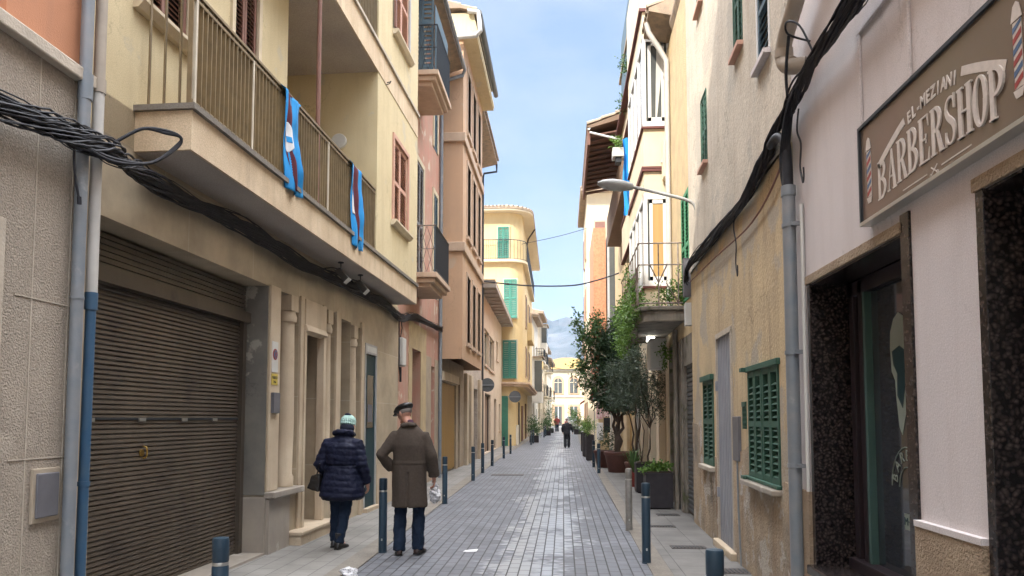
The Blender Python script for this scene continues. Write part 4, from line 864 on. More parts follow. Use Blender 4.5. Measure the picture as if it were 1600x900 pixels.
s = B.mb(); s.tube(smoothpath([(.0,5.48,4.36),(.16,5.48,4.42),(.2,5.38,4.46),(.15,5.25,4.36),(.09,5.15,4.1)],5), .008, 6); s.tube(smoothpath([(.15,5.5,4.42),(.14,5.62,4.2),(.12,5.66,4.0)],4), .012, 6); s.ob('stay_wire', 'cable_black', B.e)

# hanging sign board: its own thing
SG = thing('shop_sign', 'brown framed BARBERSHOP sign board with striped poles, on the pinkish shop wall', 'sign', (1.888, 6.1, .033))
G = Frame(1.85, 6, 0, -1)
y0, y1, z0, z1 = 2.77, 4.39, 2.69, 3.25
MB(G).box(.02, .09, y0, y1, z0, z1).ob('board', 'sign_ground', SG)
f = MB(G); f.box(.02, .105, y1-.0, y1+.02, z0-.02, z1+.02); f.box(.02, .105, y0-.02, y0, z0-.02, z1+.02); f.box(.02, .105, y0, y1, z1, z1+.02); f.ob('frame', 'dark_iron', SG)
MB(G).box(.02, .107, y0-.02, y1+.02, z0-.022, z0-.001).ob('bottom_trim', 'band_steel', SG)
class Ink:
    """flat lettering built from strokes of varying width; u runs along the writing, v up"""
    def __init__(s, mp): s.b = MB(); s.mp = mp; s.k = 0
    def poly(s, P):
        s.k += 1; e = .0915+.00004*s.k; n = len(P); vs = [s.mp(u, v, .0905) for u, v in P]+[s.mp(u, v, e+.001) for u, v in P]
        s.b.add(vs, [tuple(range(n)), tuple(range(2*n-1, n-1, -1))]+[(i, i+n, (i+1) % n+n, (i+1) % n) for i in range(n)])
    def rect(s, u0, u1, v0, v1): s.poly([(u0,v0),(u1,v0),(u1,v1),(u0,v1)])
    def strip(s, P, w):
        n = len(P); 
        for i in range(n-1):
            (a, b), (c, d) = P[i], P[i+1]; L_ = math.hypot(c-a, d-b) or 1; 
            def nm(j):
                p, q = P[max(j-1,0)], P[min(j+1,n-1)]; l = math.hypot(q[0]-p[0], q[1]-p[1]) or 1; return (-(q[1]-p[1])/l, (q[0]-p[0])/l)
            n0, n1 = nm(i), nm(i+1); w0, w1 = w[i]/2, w[i+1]/2
            s.poly([(a-n0[0]*w0, b-n0[1]*w0), (c-n1[0]*w1, d-n1[1]*w1), (c+n1[0]*w1, d+n1[1]*w1), (a+n0[0]*w0, b+n0[1]*w0)])
def glyph(I, ch, u, v, w, h):
    """roman capitals with thick and thin strokes and serifs in a w x h cell"""
    T, t = w*.27, w*.085
    def stem(x, top=h): I.rect(u+x, u+x+T, v, v+h); I.rect(u+x-T*.35, u+x+T*1.35, v, v+t); I.rect(u+x-T*.35, u+x+T*1.35, v+h-t, v+h)
    def bowl(x, vb, vt, r):
        P, W = [(u+x, v+vt-t/2)], [t]
        n = 14
        for i in range(n+1):
            a = math.pi/2-math.pi*i/n; P.append((u+x+(r-T/2)*max(0, math.cos(a))*1.0+.0, v+(vb+vt)/2+((vt-vb)/2-t/2)*math.sin(a))); W.append(t+(T-t)*max(0, math.cos(a))**.8)
        P.append((u+x, v+vb+t/2)); W.append(t); I.strip(P, W)
    if ch == 'B': stem(.03*w); bowl(.3*w, h*.52-t/2, h, .6*w); bowl(.3*w, 0, h*.52+t/2, .68*w)
    elif ch == 'P': stem(.05*w); bowl(.3*w, h*.44, h, .66*w)
    elif ch == 'R': stem(.03*w); bowl(.3*w, h*.46, h, .6*w); I.poly([(u+.42*w, v+h*.48), (u+.62*w, v+h*.48), (u+1.0*w, v), (u+.72*w, v)]); I.rect(u+.68*w, u+1.08*w, v, v+t)
    elif ch == 'E': stem(.05*w); I.rect(u+.3*w, u+.86*w, v+h-t, v+h); I.rect(u+.3*w, u+.9*w, v, v+t); I.rect(u+.3*w, u+.66*w, v+h*.5-t/2, v+h*.5+t/2); I.poly([(u+.78*w, v+h-t), (u+.86*w, v+h-t), (u+.86*w, v+h*.74)]); I.poly([(u+.8*w, v+t), (u+.93*w, v+h*.28), (u+.9*w, v+t)]); I.rect(u+.6*w, u+.66*w, v+h*.4, v+h*.6)
    elif ch == 'H': stem(.03*w); stem(.7*w); I.rect(u+.3*w, u+.7*w, v+h*.5-t/2, v+h*.5+t/2)
    elif ch == 'A': I.poly([(u+.08*w, v), (u+.16*w, v), (u+.54*w, v+h), (u+.46*w, v+h)]); I.poly([(u+.66*w, v), (u+.94*w, v), (u+.58*w, v+h), (u+.42*w, v+h)]); I.rect(u+.25*w, u+.72*w, v+h*.32, v+h*.32+t); I.rect(u-.02*w, u+.27*w, v, v+t); I.rect(u+.58*w, u+1.03*w, v, v+t)
    elif ch == 'O':
        P, W = [], []
        for i in range(33): a = 2*math.pi*i/32; P.append((u+.5*w+(.5*w-T*.42)*math.cos(a), v+h/2+(h/2-t/2)*math.sin(a))); W.append(t+(T-t)*abs(math.cos(a))**1.1)
        I.strip(P, W)
    elif ch == 'S':
        C = [(.84,.80),(.72,.93),(.5,.965),(.26,.90),(.17,.74),(.30,.60),(.52,.50),(.74,.39),(.82,.23),(.70,.07),(.46,.03),(.24,.08),(.13,.22)]
        Q = smoothpath([(a, b, 0) for a, b in C], 4); n = len(Q)
        I.strip([(u+q[0]*w, v+q[1]*h) for q in Q], [t+(T*1.0-t)*math.exp(-((i/n-.5)/.2)**2) for i in range(n)]); I.rect(u+.8*w, u+.87*w, v+.7*h, v+h); I.rect(u+.1*w, u+.17*w, v, v+.3*h)
yc = (y0+y1)/2
def along(u, v, e): return (-e, (4.17-u)-6, v)
I = Ink(along); L_ = 1.24; cw = L_/10.4
for i, ch in enumerate("BARBERSHOP"):
    x = (i+.5)/10-.5; lift = .03*(1-(x*2)**2); wd = cw*.9
    glyph(I, ch, i*L_/10+.002, 2.75+lift*1.2, wd, .215+lift*.6)
I.b.ob('lettering', 'sign_ink', SG)
E1 = "EL-MEZIANI"
for i, ch in enumerate(E1):
    x = (i+.5)/len(E1)-.5; yy = 4.17-L_/2-.0-x*.5; text(ch, .088, 'sign_ink', SG, (-.092, yy-6, 3.10-(x*2)**2*.03), RR @ Matrix.Rotation(-x*.25, 3, 'Z'), off=.0025, sx=.82)
I = Ink(along)
for a, c in ((.01, .34), (.9, 1.23)):
    P = []; 
    for i in range(13):
        u = a+(c-a)*i/12; x = u/L_-.5; P.append((u, 3.135-.19*(abs(x)*2)**1.6))
    I.strip(P, [.042]*13); I.b.ob('swoosh', 'sign_ink', SG); I = Ink(along)

for a, c in ((.3, .56), (.7, .96)): I.strip([(a, 2.722), (c, 2.722)], [.006]*2); I.b.ob('rule', 'sign_ink', SG); I = Ink(along)
I.strip([(.60, 2.703), (.66, 2.742)], [.006]*2); I.strip([(.60, 2.742), (.66, 2.703)], [.006]*2)
for uu in (.597, .663): I.strip([(uu+.008*math.cos(a*.785), 2.703+.008*math.sin(a*.785)) for a in range(9)], [.003]*9)
I.b.ob('crossed_scissors', 'sign_ink', SG)
for yp in (4.285, 2.86):
    pb = MB(G); pb.box(.09, .0925, yp-.028, yp+.028, 2.82, 3.09); po = pb.ob('barber_pole', 'sign_ink', SG)
    for mname, off in (('sign_red', 0), ('sign_blue', .045)):
        q = MB(G); zz = 2.82+off
        while zz < 3.06:
            q.elev([(yp+.028, zz), (yp-.028, zz+.03), (yp-.028, min(3.09, zz+.055)), (yp+.028, min(3.09, zz+.025))], .093, .0938); zz += .09
        q.ob('stripe', mname, po)
    q = MB(G); q.elev([(yp+.036, 3.095), (yp-.036, 3.095), (yp-.03, 3.12), (yp-.02, 3.155), (yp, 3.17), (yp+.02, 3.155), (yp+.03, 3.12)], .0925, .0945); q.ob('pole_cap', 'sign_ink', po); q = MB(G); q.elev([(yp+.036, 2.815), (yp-.036, 2.815), (yp-.02, 2.78), (yp+.02, 2.78)], .0925, .0945); q.ob('pole_base', 'sign_ink', po)

# ------------------------------------------------------------------ right side: old tan house
B = House('old_tan_house', 'old tan plastered house with green louvred shutters and a damp stained base', 1.9, 8.6, .025, -1)
ops = [(6.46, 7.6, .98, 2.04, .1), (8.44, 9.33, .06, 2.56, .062), (9.62, 10.42, .95, 2.1, .1), (7.74, 7.92, 1.45, 1.7, .08)]
B.wall('tan_wall', 5.97, 11.42, 0, 3.78, ops)
ow = [(7.5, 7.88, 5.42, 6.5, .1), (6.45, 6.86, 4.8, 5.85, .1), (9.68, 10.1, 4.95, 5.9, .1), (9.85, 10.28, 7.25, 8.6, .1), (6.5, 6.9, 7.8, 9, .1)]
B.wall('pale_wall', 5.97, 11.42, 3.78, 10.8, ow, o=.02, name='upper_wall')
# damp base with an uneven upper edge
n = 60; rr_ = random.Random(3)
def zt(y): return 1.02+.16*noise.noise(Vector((y*1.3, 3, 0)))+.05*noise.noise(Vector((y*6, 1, 0)))+(.5 if y > 10.6 else 0)+(.25 if 7.65 < y < 8.4 else 0)
for (a, c) in ((5.98, 8.42), (9.36, 11.4)):
    k = 30; s = B.mb()
    for i in range(k):
        ya, yb = a+(c-a)*i/k, a+(c-a)*(i+1)/k; za, zb = zt(ya), zt(yb)
        if ya > 9.55 and yb < 10.5 or ya > 6.38 and yb < 7.66: za = min(za, .9); zb = min(zb, .9)
        s.add([(.014,ya,0),(.014,yb,0),(.014,yb,zb),(.014,ya,za),(0,ya,0),(0,yb,0),(0,yb,zb),(0,ya,za)], [(0,1,2,3),(3,2,6,7)])
    s.ob('damp_base', 'damp_wall', B.e)
wo = B.mb().box(-.1, -.09, 6.46, 7.6, .98, 2.04).ob('window', 'dark_void', B.e)
louvre(B.mb(), 6.46, 7.03, .98, 2.02, -.03, 2, .058, .04, th=.045).ob('shutter', 'shutter_green', wo); louvre(B.mb(), 7.035, 7.6, .98, 2.02, -.025, 2, .058, .04, th=.045).ob('shutter', 'shutter_green', wo)
s = B.mb(); s.box(-.02, .035, 6.42, 7.64, 2.02, 2.075); s.box(-.02, .075, 7.6, 7.72, 2.03, 2.07); s.ob('head_rail', 'shutter_green', wo, bevel=.004); s = B.mb(); s.box(-.02, .05, 6.42, 7.64, .955, .985); s.box(0, .09, 7.55, 7.66, .957, .987); s.ob('bottom_rail', 'shutter_green', wo, bevel=.004)
B.mb().box(0, .1, 6.4, 7.66, .9, .95).ob('sill', 'base_marble', wo, bevel=.01)
s = B.mb(); y = 8.45
while y < 9.3: s.box(-.03, -.015, y, y+.1, .08, 2.54); s.box(-.02, .0, y+.03, y+.06, .08, 2.54); y += .1
do = s.ob('steel_door', 'door_steel', B.e); s = B.mb(); s.box(-.06, .02, 8.4, 8.45, .06, 2.56); s.box(-.06, .02, 9.32, 9.36, .06, 2.56); s.box(-.06, .02, 8.4, 9.36, 2.54, 2.6); s.ob('door_frame', 'ledge', do)
B.mb().box(0, .08, 8.3, 9.4, 0, .09).ob('doorstep', 'pale_stone', B.e, bevel=.012)
for zz in (.6, 1.9): B.mb().box(-.02, .03, 9.31, 9.35, zz, zz+.12).ob('hinge', 'door_steel', do)
wo = B.mb().box(-.1, -.09, 9.62, 10.42, .95, 2.1).ob('window', 'dark_void', B.e)
louvre(B.mb(), 9.63, 10.41, .95, 2.08, -.03, 2, .058, .05, th=.045).ob('shutter', 'shutter_green', wo); B.mb().box(-.02, .05, 9.6, 10.45, 2.06, 2.13).ob('head_rail', 'shutter_green', wo); B.mb().box(0, .08, 9.56, 10.48, .88, .94).ob('sill', 'ledge', wo, bevel=.01)
s = B.mb(); s.box(-.04, .015, 7.74, 7.92, 1.68, 1.73)
for zz in range(5): s.box(-.03, .005, 7.74, 7.92, 1.46+zz*.05, 1.48+zz*.05)
for yy in (7.745, 7.8, 7.86, 7.91): s.box(-.03, .008, yy, yy+.012, 1.45, 1.7)
s.ob('vent_grille', 'shutter_green', B.e)
m = B.mb().box(-.01, .03, 8.03, 8.34, 1.1, 1.58).ob('meter_door', 'plastic_grey', B.e, bevel=.006)
s = B.mb(); s.tube([(.02, 8.15, 1.1), (.022, 8.13, .6), (.02, 8.05, 0)], .012, 6); s.ob('conduit', 'pipe_grey', B.e)
for (q, mt, sm) in ((ow[0], 'shutter_green', 'shutter_pink'), (ow[1], 'shutter_slate', 'lilac_plaster'), (ow[2], 'shutter_green', 'shutter_pink'), (ow[3], 'shutter_green', 'shutter_pink'), (ow[4], 'shutter_slate', 'shutter_pink')):
    a, c, z0, z1 = q[:4]; fr_ = B.mb(); fr_.box(-.07, .03, a-.025, a, z0, z1); fr_.box(-.07, .03, c, c+.025, z0, z1); fr_.box(-.07, .03, a, c, z1, z1+.03); wo = fr_.ob('window', 'frame_white' if mt == 'shutter_slate' else 'shutter_green', B.e)
    louvre(B.mb(), a, c, z0, z1, -.02, 2 if mt != 'shutter_slate' else 1, .075, .035, th=.04).ob('shutter', mt, wo); B.mb().box(.02, .085, a-.04, c+.04, z0-.045, z0).ob('sill', sm, wo); B.mb().box(-.08, -.07, a, c, z0, z1).ob('pane', 'dark_void', wo)

# house with the overgrown balcony
B = House('balcony_house', 'ochre stone house with an overgrown concrete balcony over a grey roller shutter', 2.0, 12, .01, -1)
B.wall('gold_stone', 11.44, 14.28, 2.9, 8.62, [(11.64, 12.42, 3.46, 5.22, .1)], name='upper_wall')
B.wall('concrete_old', 11.44, 14.28, 0, 2.9, [(11.5, 12.42, 0, 2.42, .08), (13.5, 14.2, 0, 2.5, .25)], name='ground_floor_wall')
s = B.mb(); z = .05
while z < 2.38: s.prism([(-.07, z), (-.045, z+.01), (-.04, z+.055), (-.07, z+.07)], 11.5, 12.42); z += .075
s.ob('roller_shutter', 'roller_grey', B.e)
B.mb().box(-.2, -.15, 13.5, 14.2, 0, 2.5).ob('door', 'wood_brown', B.e)
pieces('pilaster', 'concrete_old', B.e, [(0, .03, 12.5, 12.75, 0, 2.9), (0, .03, 13.25, 13.46, 0, 2.9)], B, .01)
for yy, q in ((12.95, .04), (13.1, .03)): s = B.mb(); s.tube([(.06, yy, 0), (.06, yy, 3.1)], q, 10); s.ob('drainpipe', 'concrete_old', B.e, smooth=True)
for q in ((11.64, 12.42, 3.46, 5.22),):
    wo = B.mb().box(-.09, -.08, *q).ob('window', 'dark_void', B.e); louvre(B.mb(), *q, -.03, 2, .06, .05, th=.045).ob('shutter', 'shutter_leaf' if q[2] < 4 else 'shutter_brown', wo)
s = B.mb(); s.plan([(0, 12.18), (.55, 12.18), (.72, 12.24), (.8, 12.42), (.8, 15.9), (0, 15.9)], 3.34, 3.41); s.plan([(0, 12.22), (.5, 12.22), (.66, 12.3), (.72, 12.5), (.72, 15.86), (0, 15.86)], 3.16, 3.338); bs = s.ob('balcony_slab', 'concrete_old', B.e, bevel=.015)
B.mb().box(.66, .8, 13.4, 15.94, 3.02, 3.34).ob('balcony_fascia', 'concrete_old', bs, bevel=.01)
rl = B.mb()
for (p, q) in (((.03,12.22),(.74,12.22)), ((.74,12.22),(.78,15.85))):
    for zz in (3.46, 4.1, 4.46): rl.tube([(*p, zz), (*q, zz)], .012, 6)
for i in range(9): y = 12.22+i*.45; rl.tube([(.76, y, 3.41), (.76, y, 4.46)], .011, 6); 
for i in range(32): y = 12.25+i*.112; rl.tube([(.76, y, 3.46), (.76, min(15.85, y+.34), 4.1)], .005, 4); rl.tube([(.76, min(15.85, y+.34), 3.46), (.76, y, 4.1)], .005, 4)
for o in (.1, .42): rl.tube([(o, 12.22, 3.41), (o, 12.22, 4.46)], .012, 6)
rl.tube([(.42,12.22,3.8),(.28,12.22,4.1)], .012, 5); rl.tube([(.42,12.22,3.8),(.56,12.22,4.1)], .012, 5); rl.tube([(.1,12.22,3.46),(.3,12.22,3.8)], .01, 5)
rl.ob('railing', 'rust_iron', bs)
s = B.mb(); s.prism([(0, 8.6), (.05, 8.72), (.05, 8.8), (-3, 10.2), (-5.9, 8.6)], 11.5, 13.2); s.prism([(0, 8.9), (.42, 9.0), (.42, 9.06), (-3, 10.4), (-5.9, 8.6)], 13.2, 14.2); rf = s.ob('roof', 'tile', B.e); tiles(B.mb(), 13.2, 14.2, .45, 9.06, -1, 9.6, .2, .09).ob('roof_tiles', 'tile', rf)
s = B.mb(); s.tube([(.42, 13.6, 8.98), (.38, 13.6, 8.8), (.2, 13.6, 8.5), (.06, 13.6, 8.25), (.06, 13.6, 3.4)], .05, 10); s.tube([(.06, 14.18, 6.5), (.06, 14.18, 6.55)], .058, 10); s.ob('downpipe', 'pipe_white', B.e, smooth=True)
bx = B.mb(); bx.box(.0, .12, 11.5, 11.62, 3.45, 4.05); bx.ob('junction_box', 'plastic_grey', B.e); bx = B.mb(); bx.box(0, .1, 11.5, 11.64, 3.0, 3.35); bx.ob('lower_junction_box', 'plastic_white', B.e)
t = tag(MB(Frame(2.0, 12, .01, -1)).box(.06, .36, 14.0, 14.55, 2.5, 3.08).ob('wall_light_box', 'plastic_white', None, bevel=.02), 'white unlettered light box on the wall under the overgrown balcony', 'sign'); t.location = (2.0, 12, 0)
# lit lamp below the slab
t = thing('ceiling_lamp', 'lit square lamp under the overgrown concrete balcony', 'lamp', (1.7, 14.5, 3.02))
MB().box(-.08, .08, -.05, .05, .06, .13).ob('housing', 'plastic_grey', t, bevel=.01); MB().box(-.07, .07, -.04, .04, .045, .06).ob('diffuser', 'lit_lamp', t); MB().box(-.075, .075, -.06, -.052, .06, .125).ob('front_lens', 'lit_lamp', t)

# cream house with stacked glazed bays
B = House('glazed_bay_house', 'cream house with stacked glazed bays and dark red edged parapets', 2.15, 14.3, 0, -1)
B.wall('ivory_plaster', 14.3, 21, 0, 11.2, [(14.6, 15.4, 0, 2.5, .2), (15.7, 16.9, .0, 2.6, .2), (17.4, 18.6, 0, 2.6, .2), (19, 20.4, 0, 2.6, .2)])
for i, (a, c) in enumerate(((14.6, 15.4), (15.7, 16.9), (17.4, 18.6), (19, 20.4))): B.mb().box(-.2, -.15, a, c, 0, 2.55).ob('door', ('frame_white', 'door_ochre', 'shutter_dark', 'wood_brown')[i], B.e)
def bay(z0, z1, wz0, wz1, ye, cur):
    s = B.mb(); s.box(0, .56, 14.3, ye, z0, wz0); s.ob('bay_parapet', 'cream_plaster', B.e); s = B.mb(); s.box(0, .56, 14.3, ye, wz1, z1); s.ob('bay_head', 'cream_plaster', B.e)
    f = B.mb()
    for a, c in ((.0, .09), (.5, .57)): f.box(a, c, 14.27, 14.34, wz0, wz1)
    f.box(.09, .5, 14.28, 14.33, wz0, wz0+.12); f.box(.09, .5, 14.28, 14.33, wz1-.1, wz1); f.box(.14, .2, 14.29, 14.325, wz0+.12, wz1-.1); f.box(.4, .46, 14.29, 14.325, wz0+.12, wz1-.1); f.box(.14, .46, 14.29, 14.325, wz0+.12, wz0+.2); f.box(.14, .46, 14.29, 14.325, wz1-.18, wz1-.1)
    y = 14.34
    while y < ye: f.box(.5, .57, y, y+.09, wz0, wz1); y += (ye-14.4)/4
    f.box(.5, .57, 14.3, ye, wz0, wz0+.1); f.box(.5, .57, 14.3, ye, wz1-.1, wz1); fo = f.ob('bay_frame', 'frame_white', B.e)
    B.mb().box(.1, .52, 14.305, 14.315, wz0+.1, wz1-.08).ob('side_pane', 'glass_grey', fo); B.mb().box(.525, .54, 14.34, ye-.02, wz0+.08, wz1-.08).ob('street_pane', 'glass_grey', fo)
    c = B.mb(); 
    if cur: c.box(.2, .42, 14.295, 14.303, wz0+.2, wz1-.2)
    else: c.prism([(.2,wz1-.18),(.2,wz1-.8),(.29,wz0+.2),(.32,wz0+.2),(.3,wz1-.7),(.28,wz1-.18)], 14.295, 14.303)
    c.ob('curtain', 'curtain' if cur else 'plastic_white', fo)
    B.mb().box(0, .5, 14.4, ye-.1, wz0-.02, wz1).ob('room', 'dark_void', fo)
    pieces('parapet_edge', 'brown_trim', B.e, [(-.0, .6, 14.25, ye+.02, zz-.03, zz+.012) for zz in (z0, wz0, z1)], B)
bay(3.45, 6.4, 4.1, 5.92, 17.4, True); bay(6.45, 9.62, 7.25, 9.08, 17.4, False)
B.mb().box(0, .58, 14.28, 17.4, 9.64, 11.2).ob('attic_wall', 'cream_plaster', B.e)
B.mb().box(0, .62, 14.26, 20.9, 9.6, 9.66).ob('attic_edge', 'brown_trim', B.e)
for z0 in (5.95, 9.1):
    s = B.mb(); s.box(0, .47, 17.42, 20.8, z0, z0+.14); bs = s.ob('balcony_slab', 'cream_plaster', B.e); B.mb().box(.42, .47, 17.42, 20.8, z0+.14, z0+1.0).ob('parapet', 'cream_plaster', bs); B.mb().box(0, .47, 17.36, 17.42, z0+.0, z0+1.0).ob('end_parapet', 'cream_plaster', bs); B.mb().box(.4, .5, 17.34, 20.85, z0+1.0, z0+1.06).ob('parapet_cap', 'brown_trim', bs); B.mb().box(.4, .5, 17.34, 20.85, z0-.05, z0-.003).ob('slab_edge', 'brown_trim', bs)
s = B.mb(); s.box(.42, .46, 17.6, 20.6, 10.2, 12.2); s.ob('roof_screen', 'shutter_slate', B.e)
s = B.mb(); s.prism([(0, 11.2), (.5, 11.2), (.5, 11.3), (-3, 12.4), (-5.9, 11.2)], 14.3, 21); s.ob('roof', 'tile', B.e)
s = B.mb(); s.box(.0, .22, 13.95, 14.26, 6.15, 6.95); s.ob('corbel', 'ivory_plaster', B.e, bevel=.02)

# tiled house with a brown awning
B = House('awning_house', 'house with a low tiled roof and a dark brown awning high over the lane', 2.2, 21, 0, -1)
B.wall('gold_stone', 21.02, 31, 0, 10.1, [(22, 23, 0, 2.6, .2), (24, 26, .0, 2.6, .2), (27.5, 28.5, 0, 2.6, .2), (22, 23, 4, 6, .2), (26, 27, 4, 6, .2), (29, 30, 4, 6, .2)])
for (a, c, z0, z1, m_) in ((22, 23, 0, 2.6, 'wood_brown'), (24, 26, 0, 2.6, 'door_ochre'), (27.5, 28.5, 0, 2.6, 'shutter_dark'), (22, 23, 4, 6, 'shutter_leaf'), (26, 27, 4, 6, 'shutter_leaf'), (29, 30, 4, 6, 'shutter_leaf')):
    B.mb().box(-.18, -.12, a, c, z0, z1).ob('door' if z0 < 1 else 'shutter', m_, B.e)
s = B.mb(); s.prism([(1.45, 9.95), (1.45, 10.03), (-1.5, 11.1), (-5, 10.1), (0, 10.1), (0, 10.35)], 21, 27); rf = s.ob('roof', 'wood_brown', B.e); tiles(B.mb(), 21, 27, 1.48, 10.06, -1.4, 11.1, .24, .11).ob('roof_tiles', 'tile', rf)
s = B.mb(); n = 12; 
for i in range(n):
    y = 21.1+i*.45
    s.prism([(.25, 9.98), (1.4, 9.78), (1.4, 9.74), (.25, 9.94)], y, y+.24)
    s.prism([(.25, 9.9), (1.4, 9.70), (1.4, 9.66), (.25, 9.86)], y+.24, y+.45)
s.box(1.38, 1.46, 21.1, 26.5, 9.5, 9.95); s.ob('awning_cloth', 'awning_brown', B.e)
s = B.mb(); s.tube([(.3, 21.05, 9.55), (1.4, 21.05, 9.85)], .035, 8); s.tube([(1.42, 21.0, 9.95), (1.42, 26.5, 9.95)], .04, 8); s.ob('awning_arm', 'frame_white', B.e)
s = B.mb(); s.box(0, .5, 21.05, 28, 8.1, 8.25); s.box(.42, .5, 21.05, 28, 8.25, 9.2); s.ob('balcony', 'wood_brown', B.e)
s = B.mb(); s.tube([(.1, 21.15, 8), (.1, 21.15, 0)], .05, 8); s.ob('downpipe', 'pipe_white', B.e)
# orange pier house
B = House('orange_house', 'house with a tall orange pier and a white glazed bay facing down the lane', 2.4, 31.5, 0, -1)
B.wall('white_plaster', 31.5, 39.5, 0, 9.6, [(32.5, 34, 0, 2.7, .2), (35, 36.5, 0, 2.7, .2), (37.3, 38.5, 0, 2.7, .2)])
B.mb().box(.55, 1.08, 31.45, 36, 3.3, 9.75).ob('orange_pier', 'orange_plaster', B.e); B.mb().box(.0, .5, 31.47, 35, 3.3, 9.4).ob('glazed_bay', 'frame_grey', B.e); B.mb().box(.12, .4, 31.44, 31.48, 5.2, 8.9).ob('bay_pane', 'glass_grey', B.e)
pieces('shop_pillar', 'gold_stone', B.e, [(.0, .18, 31.3, 31.9, 0, 3.3), (.45, .9, 31.6, 32.0, 0, 3.3)], B)
for q in ((32.5, 34), (35, 36.5), (37.3, 38.5)): B.mb().box(-.18, -.12, q[0], q[1], 0, 2.7).ob('door', 'door_ochre', B.e)
B = House('gabled_cream_house', 'tall cream house with a tiled projecting eave, beyond the orange pier', 2.6, 40, 0, -1)
b = B.mb(); b.box(-6, 1.25, 40, 47, 0, 14.0); b.ob('wall', 'cream_plaster', B.e); s = B.mb(); s.prism([(1.6, 13.9), (1.6, 14.0), (-1, 15.0), (-6, 14.0), (-6, 13.9)], 39.4, 47.3); rf = s.ob('roof', 'tile', B.e)
tiles(B.mb(), 39.4, 47.3, 1.62, 14.02, -1, 15, .26, .11).ob('roof_tiles', 'tile', rf)
for z0 in (4, 7.2, 10.6):
    for y in (41.5, 44.3): w_ = B.mb().box(1.25, 1.3, y, y+1, z0, z0+1.8).ob('window', 'tan_trim', B.e); B.mb().box(1.3, 1.32, y+.1, y+.9, z0+.1, z0+1.7).ob('shutter', 'shutter_brown', w_)
    w_ = B.mb().box(.2, .9, 39.94, 40, z0, z0+1.8).ob('end_window', 'tan_trim', B.e); B.mb().box(.28, .82, 39.92, 39.945, z0+.1, z0+1.7).ob('end_shutter', 'shutter_brown', w_)
for q in ((40.6, 41.8), (43, 44.2), (45.2, 46.4)): B.mb().box(1.25, 1.28, q[0], q[1], 0, 2.5).ob('door', 'wood_brown', B.e)
t = thing('blue_box_sign', 'small square blue sided sign box projecting from the orange pier', 'sign', (1.2, 38.5, 8.5)); MB().box(.02, .25, -.05, .05, 0, .95).ob('panel', 'plastic_white', t); MB().box(0, .02, -.055, .055, 0, .95).ob('edge', 'sky_blue', t); MB().box(.24, .4, -.02, .02, .4, .5).ob('bracket', 'dark_iron', t)
FR_ = Frame(1.75, 47, -.018, -1)
FR_ = Frame(1.9, 47, .016, -1)
far_house('street_house', 'pale street house past the gabled cream house on the right', FR_, 47.2, 58, 9.0, 'white_plaster', 'shutter_brown', 2, rz=.4, awn=(50, 54, 2.6, .8, 'cloth_red'))
far_house('street_house', 'ivory street house with a red awning edge, farther on the right', FR_, 58, 70, 8.0, 'ivory_plaster', 'shutter_dark', 2, rz=.4, bal=((60, 63, 3.7, .6),))
far_house('street_house', 'white street house second from the far right end', FR_, 70, 82, 8.6, 'white_plaster', 'shutter_grey', 2, rz=.4)
far_house('street_house', 'last low house on the right before the arched villa', FR_, 82, 95, 7.4, 'cream_plaster', 'shutter_brown', 2, rz=.4)
B = House('added_rear_house', 'unseen plain pinkish house added behind the camera on the right', 1.9, -8, 0, -1)  # added out of view to close in the light of the street
B.wall('lilac_plaster', -14, -8.02, 0, 10.8, [(y, y+1, z, z+1.6, .2) for z in (1, 4.4, 7.6) for y in (-12, -10)])
for z in (1, 4.4, 7.6):
    for y in (-12, -10): louvre(B.mb(), y, y+1, z, z+1.6, -.08, 2, .12).ob('shutter', 'shutter_brown', B.e)

# ------------------------------------------------------------------ cables
def cable(o, label, loc=None):
    return tag(o, label, 'cables')
b = bundle([(-3.2, 2.8, 3.2), (-3.2, 4.0, 3.36), (-3.17, 4.5, 3.42), (-3.16, 4.95, 3.44), (-3.26, 5.3, 3.46), (-3.33, 6.15, 3.5), (-3.3, 7.4, 3.56), (-3.25, 9, 3.52), (-3.2, 11, 3.56), (-3.16, 13, 3.6), (-3.2, 14.4, 3.58), (-3.24, 16, 3.82), (-3.22, 19.4, 3.95)], 60, .078, (.004, .0105), 4)
cable(b.ob('cable_bundle', 'cable_black', smooth=True), 'thick black cable bundle sagging along the left wall under the long balcony')
lp = MB()
for k, d in enumerate((0, .02)):
    lp.tube(smoothpath([(-3.16, 4.55, 3.36), (-3.1, 4.8, 3.33+d), (-3.0, 5.1, 3.42), (-2.9, 5.28, 3.6+d), (-2.88, 5.28, 3.68), (-2.95, 5.2, 3.7-d), (-3.05, 5.08, 3.67), (-3.15, 4.98, 3.56), (-3.2, 4.95, 3.5)], 6), .012, 8)
cable(lp.ob('cable_loop', 'cable_black', smooth=True), 'black cable loop sticking out from the bundle in front of the left downpipes')
lp = MB(); lp.tube(smoothpath([(-3.18, 4.52, 3.42), (-3.19, 4.54, 3.2), (-3.19, 4.6, 3.0)], 5), .008, 6); lp.tube([(-3.19, 4.6, 3.02), (-3.19, 4.605, 2.97)], .014, 8); cable(lp.ob('hanging_cable', 'cable_black', smooth=True), 'short cut cable end hanging down the granular grey wall')
b = bundle([(1.74, 2.2, 3.98), (1.74, 3.6, 4.03), (1.73, 4.33, 4.02), (1.73, 5.06, 4.02), (1.75, 5.6, 4.0), (1.76, 6.04, 3.93), (1.79, 6.6, 3.83), (1.82, 7.6, 3.75), (1.86, 9.3, 3.8), (1.88, 11.0, 3.84), (1.9, 11.4, 3.7)], 44, .07, (.004, .0105), 9, sag=.012)
cable(b.ob('cable_bundle', 'cable_black', smooth=True), 'thick black cable bundle climbing along the right walls from the barber shop')
